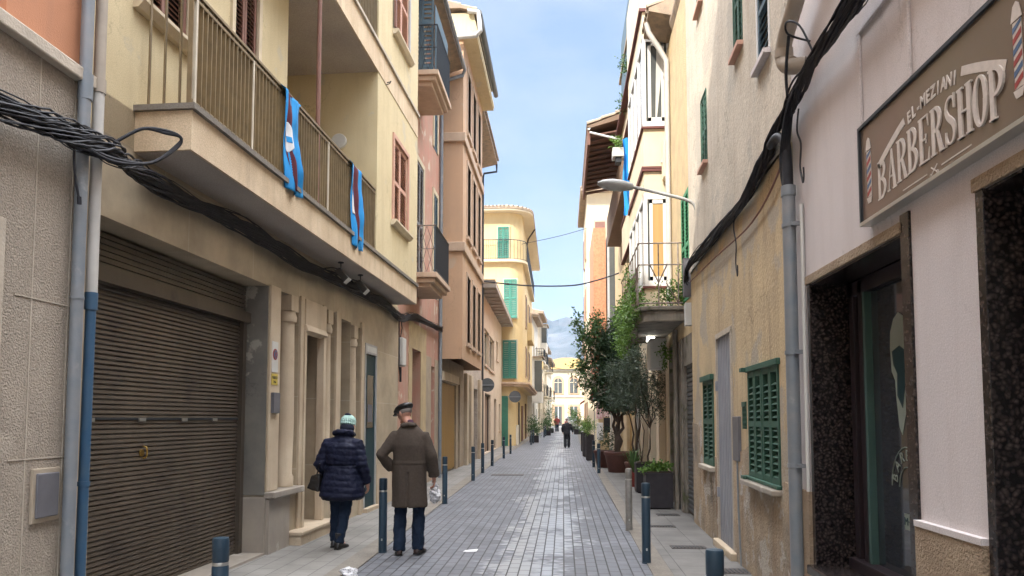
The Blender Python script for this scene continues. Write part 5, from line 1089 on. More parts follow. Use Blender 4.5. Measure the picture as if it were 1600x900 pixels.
lp = MB(); lp.tube(smoothpath([(1.8, 6.0, 3.9), (1.8, 6.15, 3.62), (1.83, 7.2, 3.45), (1.86, 9, 3.52), (1.92, 11.2, 3.62)], 6), .009, 6); cable(lp.ob('wall_cable', 'shutter_brown', smooth=True), 'thin dark cable running below the bundle on the tan wall')
for (y, z0, z1, lb) in ((7.85, 3.72, 3.08, 'looped black cable hanging on the tan wall below the bundle'), (6.1, 3.8, 3.12, 'short black cable end hanging beside the top of the grey cable pipe'), (5.6, 3.9, 3.35, 'kinked cable hanging below the bundle on the pinkish wall')):
    x = 1.83+.0*(y-6) if y > 6 else 1.8; x = x if y > 6 else 1.8
    lp = MB(); lp.tube(smoothpath([(x-.01, y, z0), (x-.01, y+.05, z0-.15), (x, y+.0, (z0+z1)/2), (x, y+.03, z1+.12), (x, y-.01, z1), (x, y-.03, z1-.03), (x, y-.05, z1+.01), (x, y-.045, z1+.08)], 5), .007, 6); cable(lp.ob('hanging_cable', 'cable_black', smooth=True), lb)
def wire(pts, r, label): b = MB(); b.tube(smoothpath(pts, 8), r, 6); tag(b.ob('overhead_cable', 'cable_black', smooth=True), label, 'cable')
wire([(-3.25, 29.9, 7.2), (-1.5, 29.6, 6.95), (.3, 29.2, 6.85), (1.3, 29, 7.0), (2.2, 28.8, 7.25)], .03, 'thick cable slung across the lane between the grey house and the awning house')
wire([(-3.0, 44, 12.0), (0, 42, 12.1), (2.6, 40.2, 12.4)], .016, 'thin high wire crossing the sky above the yellow house')
wire([(-1.9, 72, 6.9), (0, 75, 6.6), (1.8, 78, 6.9)], .03, 'distant wire crossing in front of the mountain')

# ------------------------------------------------------------------ street furniture
def bollard(m, label, x, y, group='bollards along the kerbs', worn=False):
    t = thing('bollard', label, 'bollard', (x, y, gz(y)), group=group)
    b = MB(); b.lathe(0, 0, [(.052, 0), (.052, .012), (.048, .014), (.048, .69), (.0455, .695), (.0455, .725), (.048, .73), (.048, .845), (.044, .858), (.02, .862)], 24); b.ob('post', m, t, smooth=True)
    b = MB(); b.lathe(0, 0, [(.0457, .70), (.0468, .702), (.0468, .718), (.0457, .72)], 24); b.ob('reflective_band', 'band_steel', t, smooth=True)
    b = MB(); b.box(-.008, .008, -.049, -.045, .14, .165); b.ob('rivet', 'band_steel', t)
    return t
p0 = bollard('bollard_blue', 'dark blue bollard cut off at the bottom left beside the garage', -2.0, 4.25)
BL = [(-2.11, 8.62, 'dark blue bollard standing between the woman and the man'), (-2.18, 13.6, 'dark blue bollard just beyond the man in the long coat'), (-2.28, 18.71, 'dark blue bollard level with the red house door'),
 (-2.33, 21.39, 'dark bollard in front of the ochre garage door'), (-2.36, 24.62, 'dark bollard at the near end of the grey stone house'), (-2.36, 29.4, 'dark bollard below the round sign on the left'), (-2.36, 33.2, 'small dark bollard before the beige house'),
 (.8, 4.05, 'dark blue bollard cut off at the bottom right edge of the lane'), (.89, 8.17, 'dark blue bollard on the right with its whole post in view'), (1.01, 21.37, 'dark bollard right of the lane, level with the big clay pot'), (.98, 24.19, 'dark bollard right of the lane, just past the big clay pot')]
for (x, y, lb) in BL: c = copy_tree(p0); c.location = (x, y, gz(y)); c['label'] = lb
bollard('bollard_steel', 'worn bare steel bollard beside the dark square planters', .91, 10.52)
for (x, y, lb) in ((-1.95, 45, 'small far bollard on the left nearest the yellow house'), (-1.9, 47, 'small far bollard beside a potted bush at the yellow house'), (-1.75, 50, 'small far bollard just past the potted bush'), (-1.5, 58, 'distant bollard before the clipped green bush on the left'), (-1.45, 61, 'distant bollard beside the clipped green bush on the left')):
    c = copy_tree(p0); c.location = (x, y, gz(y)); c['label'] = lb
def round_sign(x, y, z, r, label, pole=True):
    t = thing('round_sign', label, 'road sign', (x, y, 0), group='round signs seen from behind')
    b = MB(); b.disc(0, 0, z, r, .02, 30); b.ob('disc', 'roller_grey', t); b = MB(); b.box(-r*.96, r*.96, -.03, -.003, z-.03, z+.02); b.ob('bracket_bar', 'pipe_grey', t)
    b = MB(); b.tube([(-r-.12, .02, z), (0, .02, z)], .02, 6) if not pole else b.tube([(0, .05, 0), (0, .05, z+.2)], .025, 8); b.ob('arm' if not pole else 'pole', 'pipe_grey', t)
round_sign(-3.05, 29.7, 2.93, .28, 'round road sign seen from behind at the grey house downpipe', False)
round_sign(-2.78, 42.7, 2.85, .34, 'larger round road sign seen from behind under the yellow house ledge', False)
t = thing('street_lamp', 'grey cobra head street lamp on a curved arm from the right wall', 'street lamp', (1.9, 10.8, 0))
b = MB(); b.tube(smoothpath([(.06, 0, 3.7), (.06, 0, 4.5), (.05, 0, 4.62), (-.06, -.02, 4.74), (-.5, -.04, 4.86), (-.88, -.06, 4.95)], 6), .024, 10); b.ob('arm', 'lamp_grey', t, smooth=True)
def lofted(secs, n=16):
    b = MB(); vs = []
    for (c, a, bb, u, v) in secs:
        for k in range(n): q = 2*math.pi*k/n; p = Vector(c)+Vector(u)*a*math.cos(q)+Vector(v)*bb*math.sin(q); vs.append(tuple(p))
    fs = [(i*n+k, i*n+(k+1) % n, (i+1)*n+(k+1) % n, (i+1)*n+k) for i in range(len(secs)-1) for k in range(n)]+[tuple(range(n-1,-1,-1)), tuple((len(secs)-1)*n+k for k in range(n))]
    return b.add(vs, fs)
secs = [((-.86-u*.52, -.06, 4.95+.06*u-.0*u), .15*w_, .075*w2, (0,1,0), (.1,0,1)) for u, w_, w2 in ((0,.3,.6),(.12,.5,.8),(.35,.85,1.05),(.6,1,1.05),(.85,.8,.75),(1,.3,.3))]
hd = lofted(secs).ob('head', 'lamp_grey', t, smooth=True)
secs = [((-.96-u*.36, -.06, 4.915+.045*u), .1*w_, .02, (0,1,0), (.1,0,1)) for u, w_ in ((0,.4),(.3,.9),(.7,1),(1,.4))]
lofted(secs).ob('lens', 'frame_grey', hd, smooth=True)

# ------------------------------------------------------------------ flags on the balcony
def flag(Y, wd, ztop, zbot, label, seed):
    fr = Frame(-3.5, 5.2, K, 1); t = thing('flag', label, 'flag', (-3.5, 5.2, 0), -math.atan(K), group='blue and claret flags on the balcony'); rr = random.Random(seed)
    def P(u, v, e=0):   # u across, v down
        k = 1-.25*math.sin(v*2.8); y = Y+wd*(u*k+.14*v); o = .5+.014+e+.026*math.sin(u*10+v*3+seed)+.012*math.sin(u*23-v*4)+.018*math.sin(v*7+seed+u*2)*v+.012*noise.noise(Vector((u*3, v*6, seed)))
        if v < .04: o = .5-.03+v*1.2+e
        return (o, y, ztop+.035-(ztop-zbot)*v-.02*math.sin(u*3.1))
    def patch(u0, u1, v0, v1, e, name, m, par, shape=None):
        b = MB(fr); nu, nv = 10, 40; vs = []
        for j in range(nv+1):
            for i in range(nu+1):
                v = v0+(v1-v0)*j/nv; a, c = (u0(v), u1(v)) if callable(u0) else (u0, u1); vs.append(P(a+(c-a)*i/nu, v, e))
        b.add(vs, [(j*(nu+1)+i, j*(nu+1)+i+1, (j+1)*(nu+1)+i+1, (j+1)*(nu+1)+i) for j in range(nv) for i in range(nu)])
        o = b.ob(name, m, par, smooth=True, recalc=False); q = o.modifiers.new('s', 'SOLIDIFY'); q.thickness = .002; q.offset = 0; return o
    c = patch(0, 1, 0, 1, 0, 'cloth', 'sky_blue', t)
    patch(lambda v: .26-.02*v+.5*max(0, v-.6), lambda v: .5-.16*v+.9*max(0, v-.6), .0, .98, .004, 'stripe', 'claret', c)
    if seed == 1: patch(lambda v: .3-.16*math.sin((v-.32)/.3*math.pi), lambda v: .34+.2*math.sin((v-.32)/.3*math.pi), .32, .62, .008, 'emblem', 'cloth_white', c); patch(lambda v: .3, lambda v: .42, .46, .52, .012, 'emblem_mark', 'sky_blue', c)
    else: patch(lambda v: .12, lambda v: .26, .05, .62, .008, 'pale_stripe', 'cloth_white', c)
flag(7.42, .52, 5.06, 3.98, 'blue and claret flag with a white emblem, nearer one on the balcony rail', 1)
flag(9.72, .52, 5.06, 3.9, 'narrower blue and claret flag with a white stripe, farther one on the rail', 2)
t = thing('banner', 'bright blue banner hanging high beside the cream glazed bays', 'banner', (1.56, 18.2, 6.6)); b = MB(); vs = []
for j in range(21):
    for i in range(9): vs.append((-.04+.3*i/8+.02*math.sin(j*.5), .06*math.sin(i*1.5+j*.35), 1.95*j/20))
b.add(vs, [(j*9+i, j*9+i+1, (j+1)*9+i+1, (j+1)*9+i) for j in range(20) for i in range(8)]); b.ob('cloth', 'sky_blue', t, smooth=True, recalc=False)

# ------------------------------------------------------------------ pots, planters and trees
def planter(name, x, y, w, l, h, label, m='planter_dark', group=None):
    t = thing(name, label, 'planter', (x, y, .008+gz(y)), group=group); b = MB(); b.box(-w/2, w/2, -l/2, l/2, .02, h); p = b.ob('box', m, t, bevel=.008)
    b = MB(); b.box(-w/2-.008, w/2+.008, -l/2-.008, l/2+.008, h-.03, h); b.ob('rim', m, p); MB().box(-w/2+.03, w/2-.03, -l/2+.03, l/2-.03, h+.001, h+.02).ob('soil', 'soil', t); MB().box(-w/2+.04, w/2-.04, -l/2+.04, l/2-.04, 0, .02).ob('foot', 'dark_void', t)
    return t
t = planter('square_planter', 1.645, 13.15, .46, .46, .62, 'dark square planter filled with low leafy greens by the roller shutter')
foliage([(-.08,0,.68,.2,.19,.06,1), (.1,.02,.70,.12,.16,.07,.8)], 900, .05, 3, shell=.2, aspect=.8).ob('greens', 'leaf_bright', t, recalc=False)
t = planter('tree_planter', 1.74, 15.9, .44, .44, .62, 'dark square planter with a thin grey leaved olive, behind the low greens')
branches(MB(), (.05,0,.6), [(.12,.05,1.6)], .022, 2).ob('trunk', 'bark', t, smooth=True); b = MB()
branches(b, (.1,.03,1.35), [(.3,.1,2.5), (-.1,-.1,2.4), (.15,.2,2.7), (.35,-.15,2.1), (-.25,.1,2.0)], .014, 5); branches(b, (-.08,.06,.6), [(-.2,.1,2.3), (-.02,0,2.1)], .012, 6); b.ob('branches', 'bark', t, smooth=True)
foliage([(.2,.05,2.3,.34,.3,.42,1), (-.15,0,2.0,.28,.25,.4,.6), (.3,-.1,1.8,.18,.2,.3,.35)], 3600, .055, 6, shell=.1, aspect=.3).ob('crown', 'leaf_olive', t, recalc=False)
def pot(b, r0, r1, h): return b.lathe(0, 0, [(r0, 0), (r0*1.05, .02), (r1*.97, h*.82), (r1*1.04, h*.84), (r1*1.06, h*.98), (r1*1.0, h), (r1*.92, h), (r1*.88, h*.93)], 28)
t = thing('potted_tree', 'large dark evergreen tree in a wide brown clay pot right of the lane', 'tree', (1.58, 21.9, .008))
pot(MB(), .26, .38, .6).ob('pot', 'pot_clay', t, smooth=True); MB().lathe(0, 0, [(.34, .5), (.34, .54)], 20).ob('soil', 'soil', t)
b = MB(); branches(b, (0,0,.5), [(.05,.0,1.9), (-.16,.05,1.9), (.18,-.05,1.8), (.0,.1,2.1)], .085, 3, .08); branches(b, (.05,0,1.4), [(-.7,.1,2.9), (.2,.1,3.6), (.6,-.1,2.8), (-.3,-.2,3.3), (.0,.3,4.2), (-.9,0,3.9), (-.6,.1,4.4)], .04, 8, .1); b.ob('trunk', 'bark', t, smooth=True)
foliage([(-.05,0,2.9,.62,.6,.7,3), (.4,0,2.9,.45,.5,.7,2), (.3,0,3.8,.5,.5,.55,1.8), (-.35,.1,3.6,.4,.5,.5,1.1), (-.2,0,2.15,.5,.5,.35,1.2), (.35,0,2.15,.4,.4,.35,1.2), (.25,0,4.35,.35,.4,.35,.8), (.55,-.6,3.2,.35,.5,.6,1.6), (.5,-.5,2.3,.35,.5,.4,1)], 25000, .105, 11, shell=.25, aspect=.5).ob('crown', 'leaf_dark', t, recalc=False)
foliage([(-.85,0,3.9,.42,.4,.62,1.2), (-.6,.1,4.3,.3,.3,.42,.6), (-.95,0,3.1,.4,.35,.5,1.0), (-.65,0,2.5,.42,.35,.3,.8), (-1.15,0,4.45,.14,.2,.35,.2)], 3600, .09, 12, shell=.05, aspect=.5).ob('outer_crown', 'leaf_mid', t, recalc=False)
foliage([(-.85,-.2,2.75,.5,.3,.35,1), (-.5,-.35,2.45,.3,.2,.25,.5), (-.6,-.2,3.5,.4,.3,.4,.5)], 420, .07, 14, shell=.2, aspect=.6).ob('painted_lit_leaves', 'leaf_lit_tint', t, recalc=False)  # pale leaf colour stands in for sunlight catching the crown
t = thing('potted_shrub', 'rounded grey-green shrub on bare stems behind the olive planter', 'shrub', (1.85, 19.2, .008))
pot(MB(), .2, .28, .45).ob('pot', 'pot_clay', t, smooth=True); b = MB(); branches(b, (0,0,.4), [(-.2,0,2.0), (.15,.1,2.0), (0,-.1,2.2)], .035, 4); b.ob('stem', 'bark', t, smooth=True)
foliage([(-.2,0,2.6,.42,.5,.5,1.6), (.2,0,2.45,.42,.45,.7,1.4), (-.4,-.1,2.1,.3,.4,.35,.9), (.3,-.2,1.9,.3,.3,.3,.6), (-.05,0,3.1,.3,.35,.35,.6), (-.55,0,2.75,.2,.2,.3,.35)], 9500, .07, 15, shell=.1, aspect=.35).ob('crown', 'leaf_olive', t, recalc=False)
t = thing('red_pot_plant', 'spiky plant in a small red pot behind the dark planters', 'potted plant', (1.62, 17.3, .008)); pot(MB(), .12, .17, .32).ob('pot', 'pot_red', t, smooth=True)
b = MB(); rr = random.Random(5)
for i in range(60):
    a = rr.uniform(0, 6.28); l = rr.uniform(.35,.75); e = rr.uniform(.25,1); c, s_ = math.cos(a), math.sin(a); w_ = .012; p = [(0,0,.3), (c*l*.45*e, s_*l*.45*e, .3+l*.7), (c*l*e, s_*l*e, .3+l*(.95-.35*e))]
    b.add([(p[0][0]-s_*w_, p[0][1]+c*w_, p[0][2]), (p[0][0]+s_*w_, p[0][1]-c*w_, p[0][2]), (p[1][0]+s_*w_, p[1][1]-c*w_, p[1][2]), (p[1][0]-s_*w_, p[1][1]+c*w_, p[1][2]), p[2]], [(0,1,2,3), (3,2,4)])
b.ob('leaves', 'leaf_mid', t, recalc=False)
t = thing('clay_pot', 'second brown clay pot just behind the big tree pot', 'pot', (1.3, 24.0, .008)); pot(MB(), .22, .32, .55).ob('pot', 'pot_clay', t, smooth=True); foliage([(.1,0,.9,.3,.3,.4,1)], 700, .06, 16, shell=.1).ob('plant', 'leaf_dark', t, recalc=False)
for i, (x, y, h, lb) in enumerate(((1.0, 28.2, .95, 'tall dark planter with a yellow-green bush, right edge of the lane'), (.95, 31.0, .95, 'second tall dark planter with a bush, right edge of the lane'), (1.0, 36.0, .9, 'farther dark planter with a light green bush on the right'))):
    t = planter('tall_planter', x, y, .3, .5, h, lb, group='tall planters on the right'); foliage([(0,0,h+.3,.25,.3,.38,1)], 700, .06, 20+i, shell=.1).ob('bush', 'leaf_bright', t, recalc=False)
t = thing('balcony_plants', 'overgrown green plants spilling over the old concrete balcony', 'plants', (2.0, 12, 0))
b = foliage([(-.25,.35,3.58,.3,.12,.2,1.3), (.08,.3,3.55,.3,.14,.12,.8), (-.7,.6,3.5,.16,.35,.3,1.6), (-.8,1.6,3.5,.16,.6,.4,2.2), (-.82,2.8,3.55,.16,.8,.4,2.2), (-.84,1.0,3.15,.1,.35,.3,.9), (.0,.35,3.8,.2,.12,.25,.6), (-.82,3.2,3.2,.12,.5,.4,1), (-.84,2.2,3.1,.1,.7,.35,1.4), (-.84,.7,3.8,.12,.3,.4,.8)], 7500, .05, 31, shell=.1, droop=.2, aspect=.5)
b.ob('foliage', 'leaf_bright', t, recalc=False)
t = tag(foliage([(0,0,0,.12,.1,.3,1)], 260, .06, 33, shell=.1, droop=.5).ob('hanging_plant', 'leaf_bright', recalc=False), 'small green plant hanging under the old concrete balcony', 'plant'); t.location = (1.86, 13.6, 2.75)
t = thing('window_box', 'pale flower box with bright green leaves high on the cream house', 'flower box', (1.55, 20.2, 9.0)); MB().box(-.16, .16, -.2, .2, -.25, 0).ob('box', 'plastic_white', t, bevel=.01); MB().box(-.08, .08, -.15, .15, -.4, -.25).ob('bracket', 'dark_iron', t); foliage([(0,0,.15,.17,.2,.16,1)], 400, .07, 34, shell=.1).ob('leaves', 'leaf_bright', t, recalc=False)
for (x, y, z, r_, lb) in ((1.66, 18.3, 10.5, .2, 'upper green plant hanging from the roof terrace of the cream house'), (1.62, 18.9, 9.75, .16, 'lower green plant hanging from the roof terrace of the cream house')):
    t = tag(foliage([(0,0,0,r_,r_*1.4,r_*1.3,1)], 300, .07, int(y*7), shell=.1).ob('terrace_plant', 'leaf_mid', recalc=False), lb, 'plant'); t.location = (x, y, z)
for (x, y, r_, h, lb) in ((-1.9, 48.6, .45, 1.3, 'potted dark bush beside the far bollards on the left'), (-1.35, 63, .55, 1.2, 'clipped round green bush in a box on the far left'), (-1.2, 70, .6, 2.6, 'tall dark climbing shrub against the far left houses'), (1.25, 66, .45, 1.8, 'light green bush by the far right houses'), (1.0, 80, .5, 2.2, 'distant light green shrub near the parked car')):
    t = thing('street_bush', lb, 'bush', (x, y, gz(y))); MB().box(-.3, .3, -.3, .3, 0, .45).ob('planter', 'planter_dark', t, bevel=.01); foliage([(0,0,h*.6+.2,r_,r_,h*.5,1)], 1500, .1, int(y), shell=.15).ob('leaves', 'leaf_mid' if x < 0 else 'leaf_bright', t, recalc=False)
for (x, y, h, r_, lb) in ((6.5, 103, 6.5, 3.0, 'green tree crown rising beside the arched villa'),):
    t = thing('plaza_tree', lb, 'tree', (x, y, gz(y))); branches(MB(), (0,0,0), [(0,0,h*.7), (.8,0,h*.8), (-.8,.2,h*.8)], .25, 3).ob('trunk', 'bark', t); foliage([(0,0,h,r_,r_,r_*.8,2), (-1.5,0,h-.5,1.6,1.6,1.4,1)], 5000, .3, 41, shell=.3).ob('crown', 'leaf_mid', t, recalc=False)
# clothes display and litter
t = thing('clothes_rail', 'clothes rail with a pink patterned top and dark skirt outside a shop', 'clothes rail', (1.62, 30.3, .008)); b = MB(); b.tube([(-.35,0,0),(-.35,0,2.3),(.35,0,2.3),(.35,0,0)], .018, 6); b.ob('rail', 'pipe_grey', t)
for (x0, z0, z1, m_) in ((-.28, 1.55, 2.25, 'cloth_pink'), (.02, 1.0, 1.6, 'coat_black'), (.0, 1.62, 2.25, 'cloth_pink'), (-.26, .7, 1.4, 'cloth_white')): MB().box(x0, x0+.26, -.06, .06, z0, z1).ob('garment', m_, t, bevel=.03)
t = tag(MB().box(-.3, .3, -.05, .05, -.2, .2).ob('red_shop_sign', 'cloth_red', bevel=.03), 'small red sign under the tree beside the shop pillars', 'sign'); t.location = (1.45, 31.3, 2.5)
b = MB(); b.add([(0,0,.004),(.16,.02,.004),(.17,.11,.02),(.02,.10,.006),(.08,.06,.012)], [(0,1,4),(1,2,4),(2,3,4),(3,0,4)]); t = tag(b.ob('paper_scrap', 'cloth_white', recalc=False), 'flat white paper scrap lying on the grey pavers', 'litter'); t.location = (-1.18, 8.7, .0)
me = bpy.data.meshes.new('plastic_bag'); bm = bmesh.new(); bmesh.ops.create_icosphere(bm, subdivisions=5, radius=.075)
for v in bm.verts: v.co *= 1+.5*noise.noise(v.co*17)+.3*abs(noise.noise(v.co*45)); v.co.z *= .7; v.co.z = max(v.co.z, -.045)
bm.to_mesh(me); bm.free(); me.materials.append(MT['plastic_bag']); t = bpy.data.objects.new('plastic_bag', me); COL.objects.link(t); t.location = (-2.1, 7.25, .04); tag(t, 'crumpled white plastic bag lying at the bottom edge of the pavement', 'litter')

# parked car far down the lane
t = thing('parked_car', 'white car parked at the far end of the lane seen from behind', 'car', (.95, 88, gz(88)))
secs = [(-1.9,.72,.5,.82),(-1.85,.8,.32,.98),(-1.2,.84,.28,1.0),(0,.85,.28,1.0),(1.2,.84,.28,.98),(1.9,.76,.3,.75),(2.0,.7,.42,.62)]
b = MB(); vs = []
for (y, hw, zl, zu) in secs: vs += [(-hw*.94,y,zl),(hw*.94,y,zl),(hw,y,(zl+zu)/2),(hw*.95,y,zu),(-hw*.95,y,zu),(-hw,y,(zl+zu)/2)]
n = 6; b.add(vs, [(i*n+k, i*n+(k+1)%n, (i+1)*n+(k+1)%n, (i+1)*n+k) for i in range(len(secs)-1) for k in range(n)]+[(5,4,3,2,1,0), tuple((len(secs)-1)*n+k for k in range(n))]); b.ob('body', 'car_white', t, bevel=.05)
b = MB(); vs = []
for (y, hw, z) in ((-1.82,.76,.96),(-1.35,.62,1.46),(.3,.64,1.5),(1.1,.76,.96)): vs += [(-hw,y,z),(hw,y,z)]
b.add(vs+[(-.76,-1.8,.9),(.76,-1.8,.9),(.76,1.1,.9),(-.76,1.1,.9)], [(0,1,3,2),(2,3,5,4),(4,5,7,6),(0,2,4,6,11,8),(1,3,5,7,10,9),(8,9,1,0),(6,7,10,11),(8,11,10,9)]); cb = b.ob('cabin', 'car_white', t, bevel=.03)
b = MB(); b.add([(-.62,-1.80,1.0),(.62,-1.80,1.0),(.52,-1.42,1.4),(-.52,-1.42,1.4)], [(0,1,2,3)]); b.ob('rear_window', 'glass_dark', cb, recalc=False)
for s_ in (-1, 1):
    MB().box(s_*.68-.09, s_*.68+.09, -1.93, -1.86, .62, .88).ob('tail_light', 'lamp_red', t, bevel=.01)
    for y in (-1.2, 1.2):
        b = MB(); n = 20; xo = s_*.74; vs = [(xo+d, y+.3*math.cos(6.283*k/n), .3+.3*math.sin(6.283*k/n)) for d in (-.09,.09) for k in range(n)]; b.add(vs, [tuple(range(n)), tuple(range(2*n-1,n-1,-1))]+[(k,(k+1)%n,(k+1)%n+n,k+n) for k in range(n)]); b.ob('wheel', 'car_black', t)
MB().box(-.75, .75, -1.97, -1.88, .35, .55).ob('bumper', 'car_white', t, bevel=.02); MB().box(-.26, .26, -1.99, -1.965, .4, .5).ob('number_plate', 'plastic_white', t)

# ------------------------------------------------------------------ people
def bake(o, name, m, parent):
    dg = bpy.context.evaluated_depsgraph_get(); me = bpy.data.meshes.new_from_object(o.evaluated_get(dg)); me.name = name
    bpy.data.objects.remove(o); n = bpy.data.objects.new(name, me); COL.objects.link(n); me.materials.clear(); me.materials.append(MT[m]); n.parent = parent
    for p in me.polygons: p.use_smooth = True
    return n
def fuse(b, name, m, parent, vox=.012, smooth=6, disp=None):
    me = bpy.data.meshes.new('t'); me.from_pydata(b.V, [], b.F); bm = bmesh.new(); bm.from_mesh(me); bmesh.ops.recalc_face_normals(bm, faces=bm.faces); bm.to_mesh(me); bm.free()
    o = bpy.data.objects.new('t', me); COL.objects.link(o)
    r = o.modifiers.new('r', 'REMESH'); r.mode = 'VOXEL'; r.voxel_size = vox
    s = o.modifiers.new('s', 'SMOOTH'); s.factor = .5; s.iterations = smooth
    n = bake(o, name, m, parent)
    if disp:
        nm = [v.normal.copy() for v in n.data.vertices]
        for v, q in zip(n.data.vertices, nm): v.co += q*disp(v.co, q)
    return n
def rings(b, secs, n=28, e=2.4):
    """stacked superellipse rings: (cx,cy,z,rx,ry)"""
    vs = []
    for (cx, cy, z, rx, ry) in secs:
        for k in range(n):
            a = 2*math.pi*k/n; c, s = math.cos(a), math.sin(a); f = (abs(c)**e+abs(s)**e)**(-1/e); vs.append((cx+rx*c*f, cy+ry*s*f, z))
    fs = [(i*n+k, i*n+(k+1) % n, (i+1)*n+(k+1) % n, (i+1)*n+k) for i in range(len(secs)-1) for k in range(n)]+[tuple(range(n-1,-1,-1)), tuple((len(secs)-1)*n+k for k in range(n))]
    return b.add(vs, fs)
def body(t, J, m='skin', female=False):
    """one continuous skinned figure from joints J, hands with five fingers, head with face"""
    V, Ed, Rr = [], [], []
    def v(p, r): V.append(tuple(p)); Rr.append(r if isinstance(r, tuple) else (r, r)); return len(V)-1
    def e(a, b): Ed.append((a, b))
    pel = v(J['pelvis'], (.13, .1)); sp = v(J['waist'], (.12, .09)); ch = v(J['chest'], (.125, .085)); nb = v(J['neck'], (.06, .055)); e(pel, sp); e(sp, ch); e(ch, nb)
    h = Vector(J['head']); nk = v(Vector(J['neck']).lerp(h, .38), .053); e(nb, nk); h0 = v(h+Vector((0,.005,-.05)), (.062,.07)); h1 = v(h+Vector((0,0,.005)), (.075,.088)); h2 = v(h+Vector((0,-.005,.06)), (.066,.076)); h3 = v(h+Vector((0,-.01,.09)), (.035,.04)); e(nk, h0); e(h0, h1); e(h1, h2); e(h2, h3)
    for s, k in ((-1, 'l'), (1, 'r')):
        S, E_, W = (Vector(J[q+k]) for q in ('shoulder_', 'elbow_', 'wrist_'))
        a = v(S, .047); b_ = v(S.lerp(E_, .5), .045); c = v(E_, .039); d = v(E_.lerp(W, .4), .037); f = v(W, (.024, .028)); e(ch, a); e(a, b_); e(b_, c); e(c, d); e(d, f)
        dr = (W-E_).normalized(); dr = (dr+Vector((0,0,-.6))).normalized(); fwd = Vector((0, 1, 0)); wd = (fwd-dr*fwd.dot(dr)).normalized(); inn = dr.cross(wd)*s
        if inn.x*s > 0: inn = -inn
        pm = v(W+dr*.045, (.018, .032)); e(f, pm)
        for q, (off, L_) in enumerate(((.03,.066),(.011,.076),(-.009,.07),(-.028,.054))):
            r0 = W+dr*.075+wd*off*.85; k1 = r0+dr*L_*.42+inn*.008; k2 = k1+dr*L_*.3+inn*.022; k3 = k2+dr*L_*.16+inn*.026
            a0 = v(r0, .0105); e(pm, a0); a1 = v(k1, .0095); e(a0, a1); a2 = v(k2, .0085); e(a1, a2); a3 = v(k3, .0072); e(a2, a3)
        t0 = v(W+dr*.03+wd*.036+inn*.006, .012); e(pm, t0); t1 = v(W+dr*.062+wd*.052+inn*.022, .0105); e(t0, t1); t2 = v(W+dr*.085+wd*.05+inn*.036, .009); e(t1, t2)
        H, Kn, A, T = (Vector(J[q+k]) for q in ('hip_', 'knee_', 'ankle_', 'toe_'))
        a = v(H, (.085,.09)); b_ = v(H.lerp(Kn, .5), .07); c = v(Kn, .054); d = v(Kn.lerp(A, .35), .052); f = v(A, .036); g_ = v(T, (.034,.022)); e(pel, a); e(a, b_); e(b_, c); e(c, d); e(d, f); e(f, g_)
    me = bpy.data.meshes.new('t'); me.from_pydata(V, Ed, []); o = bpy.data.objects.new('t', me); COL.objects.link(o)
    sk = o.modifiers.new('skin', 'SKIN'); sk.use_smooth_shade = True
    for i, r in enumerate(Rr): me.skin_vertices[0].data[i].radius = r
    me.skin_vertices[0].data[0].use_root = True
    sb = o.modifiers.new('sub', 'SUBSURF'); sb.levels = 2; sb.render_levels = 2
    n = bake(o, 'body', m, t)
    # nose, ears, brow, lips grown onto the same mesh
    bm = bmesh.new(); bm.from_mesh(n.data); ya = J.get('turn', 0); Rz = Matrix.Rotation(ya, 3, 'Z') @ Matrix.Rotation(J.get('nod', 0), 3, 'X')
    for (p, sc) in (((0,.098,-.005), (.011,.018,.024)), ((0,.092,-.04), (.022,.012,.008)), ((0,.086,.03), (.045,.012,.008)), ((.079,-.004,-.005), (.01,.018,.032)), ((-.079,-.004,-.005), (.01,.018,.032)), ((.03,.088,.014), (.012,.008,.007)), ((-.03,.088,.014), (.012,.008,.007)), ((0,.075,-.075), (.03,.022,.02))):
        r = bmesh.ops.create_icosphere(bm, subdivisions=2, radius=1)
        for q in r['verts']: q.co = h+Rz @ (Vector(p)+Vector((q.co.x*sc[0], q.co.y*sc[1], q.co.z*sc[2])))
    for f in bm.faces: f.smooth = True
    bm.to_mesh(n.data); bm.free(); return n
def leg_cloth(J, r0, r1, r2, hem):
    b = MB()
    for k in 'lr':
        H, Kn, A = (Vector(J[q+k]) for q in ('hip_', 'knee_', 'ankle_')); E_ = A+(Kn-A).normalized()*hem
        pts = [H+Vector((0,0,.0)), H.lerp(Kn, .5), Kn, Kn.lerp(E_, .5), E_]; b.tube([tuple(p) for p in pts], [r0, (r0+r1)/2, r1, (r1+r2)/2, r2], 16)
    P = Vector(J['pelvis']); rings(b, [(P.x, P.y, P.z-.1, r0*1.6, r0*1.1), (P.x, P.y, P.z+.02, r0*1.6, r0*1.05)]); return b
def wrinkle(a, sc, sz=1.0):
    return lambda c, n: a*noise.noise(Vector((c.x*sc, c.y*sc, c.z*sc*sz)))+a*.5*noise.noise(Vector((c.x*sc*2.3, c.y*sc*2.3, c.z*sc*2.3*sz)))
